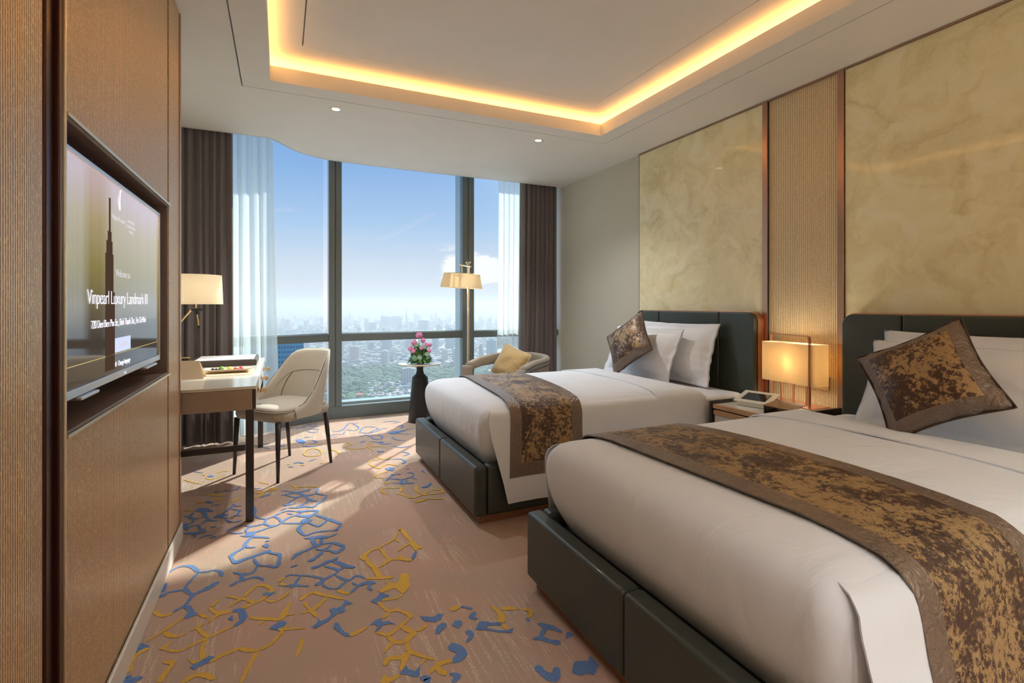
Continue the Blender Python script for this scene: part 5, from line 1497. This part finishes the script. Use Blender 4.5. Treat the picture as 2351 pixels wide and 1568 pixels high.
city_box('tower_building', 874, 890, 806, 842, 'city_wall', 'pale tower below the window bar left of the flowers, right of the pinkish one', 25)
def near_tower(name, x0, x1, y, dep, ztop, m, label):
    b = nb(); box(b, x0, x1, y, y+dep, GZ, ztop); r = empty(name, ((x0+x1)/2, y, GZ), label, 'building'); obj('glass_shaft', b, m, r)
    b = nb(); box(b, x0+6, x1-8, y+6, y+dep-6, ztop, ztop+2.5); obj('roof_plant', b, 'city_glass', r)
a = P(560, 795, Y=420); b = P(697, 786, Y=420)
near_tower('glass_tower', a.x, b.x, 420, 40, b.z, 'tower_glass', 'dark blue glass tower outside, low behind the desk chair')
# radio mast
mp = CP(933, 762); dm = SA*mp.x+CA*mp.y; mh = (762-704)/FPX*dm
mr = empty('radio_mast', mp, 'tall thin lattice radio mast rising above the hazy skyline', 'mast')
mb = nb()
for i in range(4):
    a = math.pi/4+i*math.pi/2; tube([mp+Vector((20*math.cos(a), 20*math.sin(a), 0)), mp+Vector((3*math.cos(a), 3*math.sin(a), mh*.75))], 1.6, 5, bm=mb)
for k in range(12):
    z = mh*.75*k/12; r = lerp(20, 3, k/12); tube([mp+Vector((r*math.cos(math.pi/4+i*math.pi/2), r*math.sin(math.pi/4+i*math.pi/2), z)) for i in range(4)], .9, 4, closed=True, bm=mb)
obj('lattice', mb, 'city_glass', mr); obj('antenna', tube([mp+Vector((0, 0, mh*.74)), mp+Vector((0, 0, mh))], [3, .8], 6), 'red_roof', mr)
# ferris wheel
wp = CP(795, 893); dw = SA*wp.x+CA*wp.y; R_ = 12.5/FPX*dw
wh = empty('ferris_wheel', wp, 'pale ferris wheel at the left edge of the park below the window', 'ferris wheel')
Mw = Matrix.Translation(wp+Vector((0, 0, R_+5))) @ Matrix.Rotation(-AZ, 4, 'Z')
obj('wheel', tube([Mw @ Vector((R_*math.cos(t), 0, R_*math.sin(t))) for t in [2*math.pi*k/36 for k in range(36)]], .8, 5, closed=True), 'white_render', wh)
sp = nb()
for k in range(12): t = 2*math.pi*k/12; tube([Mw @ Vector((0, 0, 0)), Mw @ Vector((R_*math.cos(t), 0, R_*math.sin(t)))], .35, 4, bm=sp)
obj('spokes', sp, 'white_render', wh)
su = nb()
for s_ in (-1, 1): tube([Mw @ Vector((s_*R_*.5, 4, -R_-5)), Mw @ Vector((0, 0, 0))], .7, 5, bm=su)
obj('support', su, 'white_render', wh)
# villas with red roofs
for u, v, l in ((800, 918, 'long cream house with a red roof at the bottom left of the window view'), (824, 914, 'red-roofed cream house second from the left at the bottom of the window view')):
    p = CP(u, v); r = empty('villa', p, l, 'house'); M = Matrix.Translation(p) @ Matrix.Rotation(-AZ+.15, 4, 'Z'); b = nb(); box(b, -15, 15, -7, 7, 0, 9, M); obj('walls', b, 'city_warm', r)
    b = nb(); q = [b.verts.new(M @ Vector(c)) for c in ((-16, -8, 9), (16, -8, 9), (16, 8, 9), (-16, 8, 9), (-11, 0, 13), (11, 0, 13))]
    for f in ((0, 1, 5, 4), (1, 2, 5), (2, 3, 4, 5), (3, 0, 4), (0, 3, 2, 1)): b.faces.new([q[i] for i in f])
    obj('roof', b, 'red_roof', r)
rd = nb()
def roadq(pts_, w_):
    ps = [CP(*q) for q in pts_]
    for a, b in zip(ps, ps[1:]):
        d = (b-a).normalized(); n_ = Vector((-d.y, d.x, 0))*w_; rd.faces.new([rd.verts.new(q+Vector((0, 0, .6))) for q in (a-n_, b-n_, b+n_, a+n_)])
roadq([(770, 894), (810, 900), (850, 905), (880, 914), (905, 930)], 9); roadq([(770, 908), (830, 905), (860, 899)], 5)
struct('road', rd, 'road_grey')
# haze lying over the city
hv = bpy.data.materials.new('haze'); hv.use_nodes = True; t = N(hv.node_tree); t.n.clear(); MATS['haze'] = hv
vs = t.add('ShaderNodeVolumeScatter', Density=.00019, Anisotropy=.25); vs.inputs['Color'].default_value = (.84, .91, 1.0, 1)
ou = t.add('ShaderNodeOutputMaterial'); va = t.add('ShaderNodeVolumeAbsorption', Density=.00010); va.inputs['Color'].default_value = (.05, .07, .10, 1)
as_ = t.add('ShaderNodeAddShader'); t.l.new(vs.outputs[0], as_.inputs[0]); t.l.new(va.outputs[0], as_.inputs[1]); t.l.new(as_.outputs[0], ou.inputs['Volume']); hv.cycles.homogeneous_volume = True
tag(obj('haze', B(-24000, 36000, 320, 38000, GZ-5, 60), 'haze'), 'pale blue haze lying over the distant city', 'haze', kind='stuff')
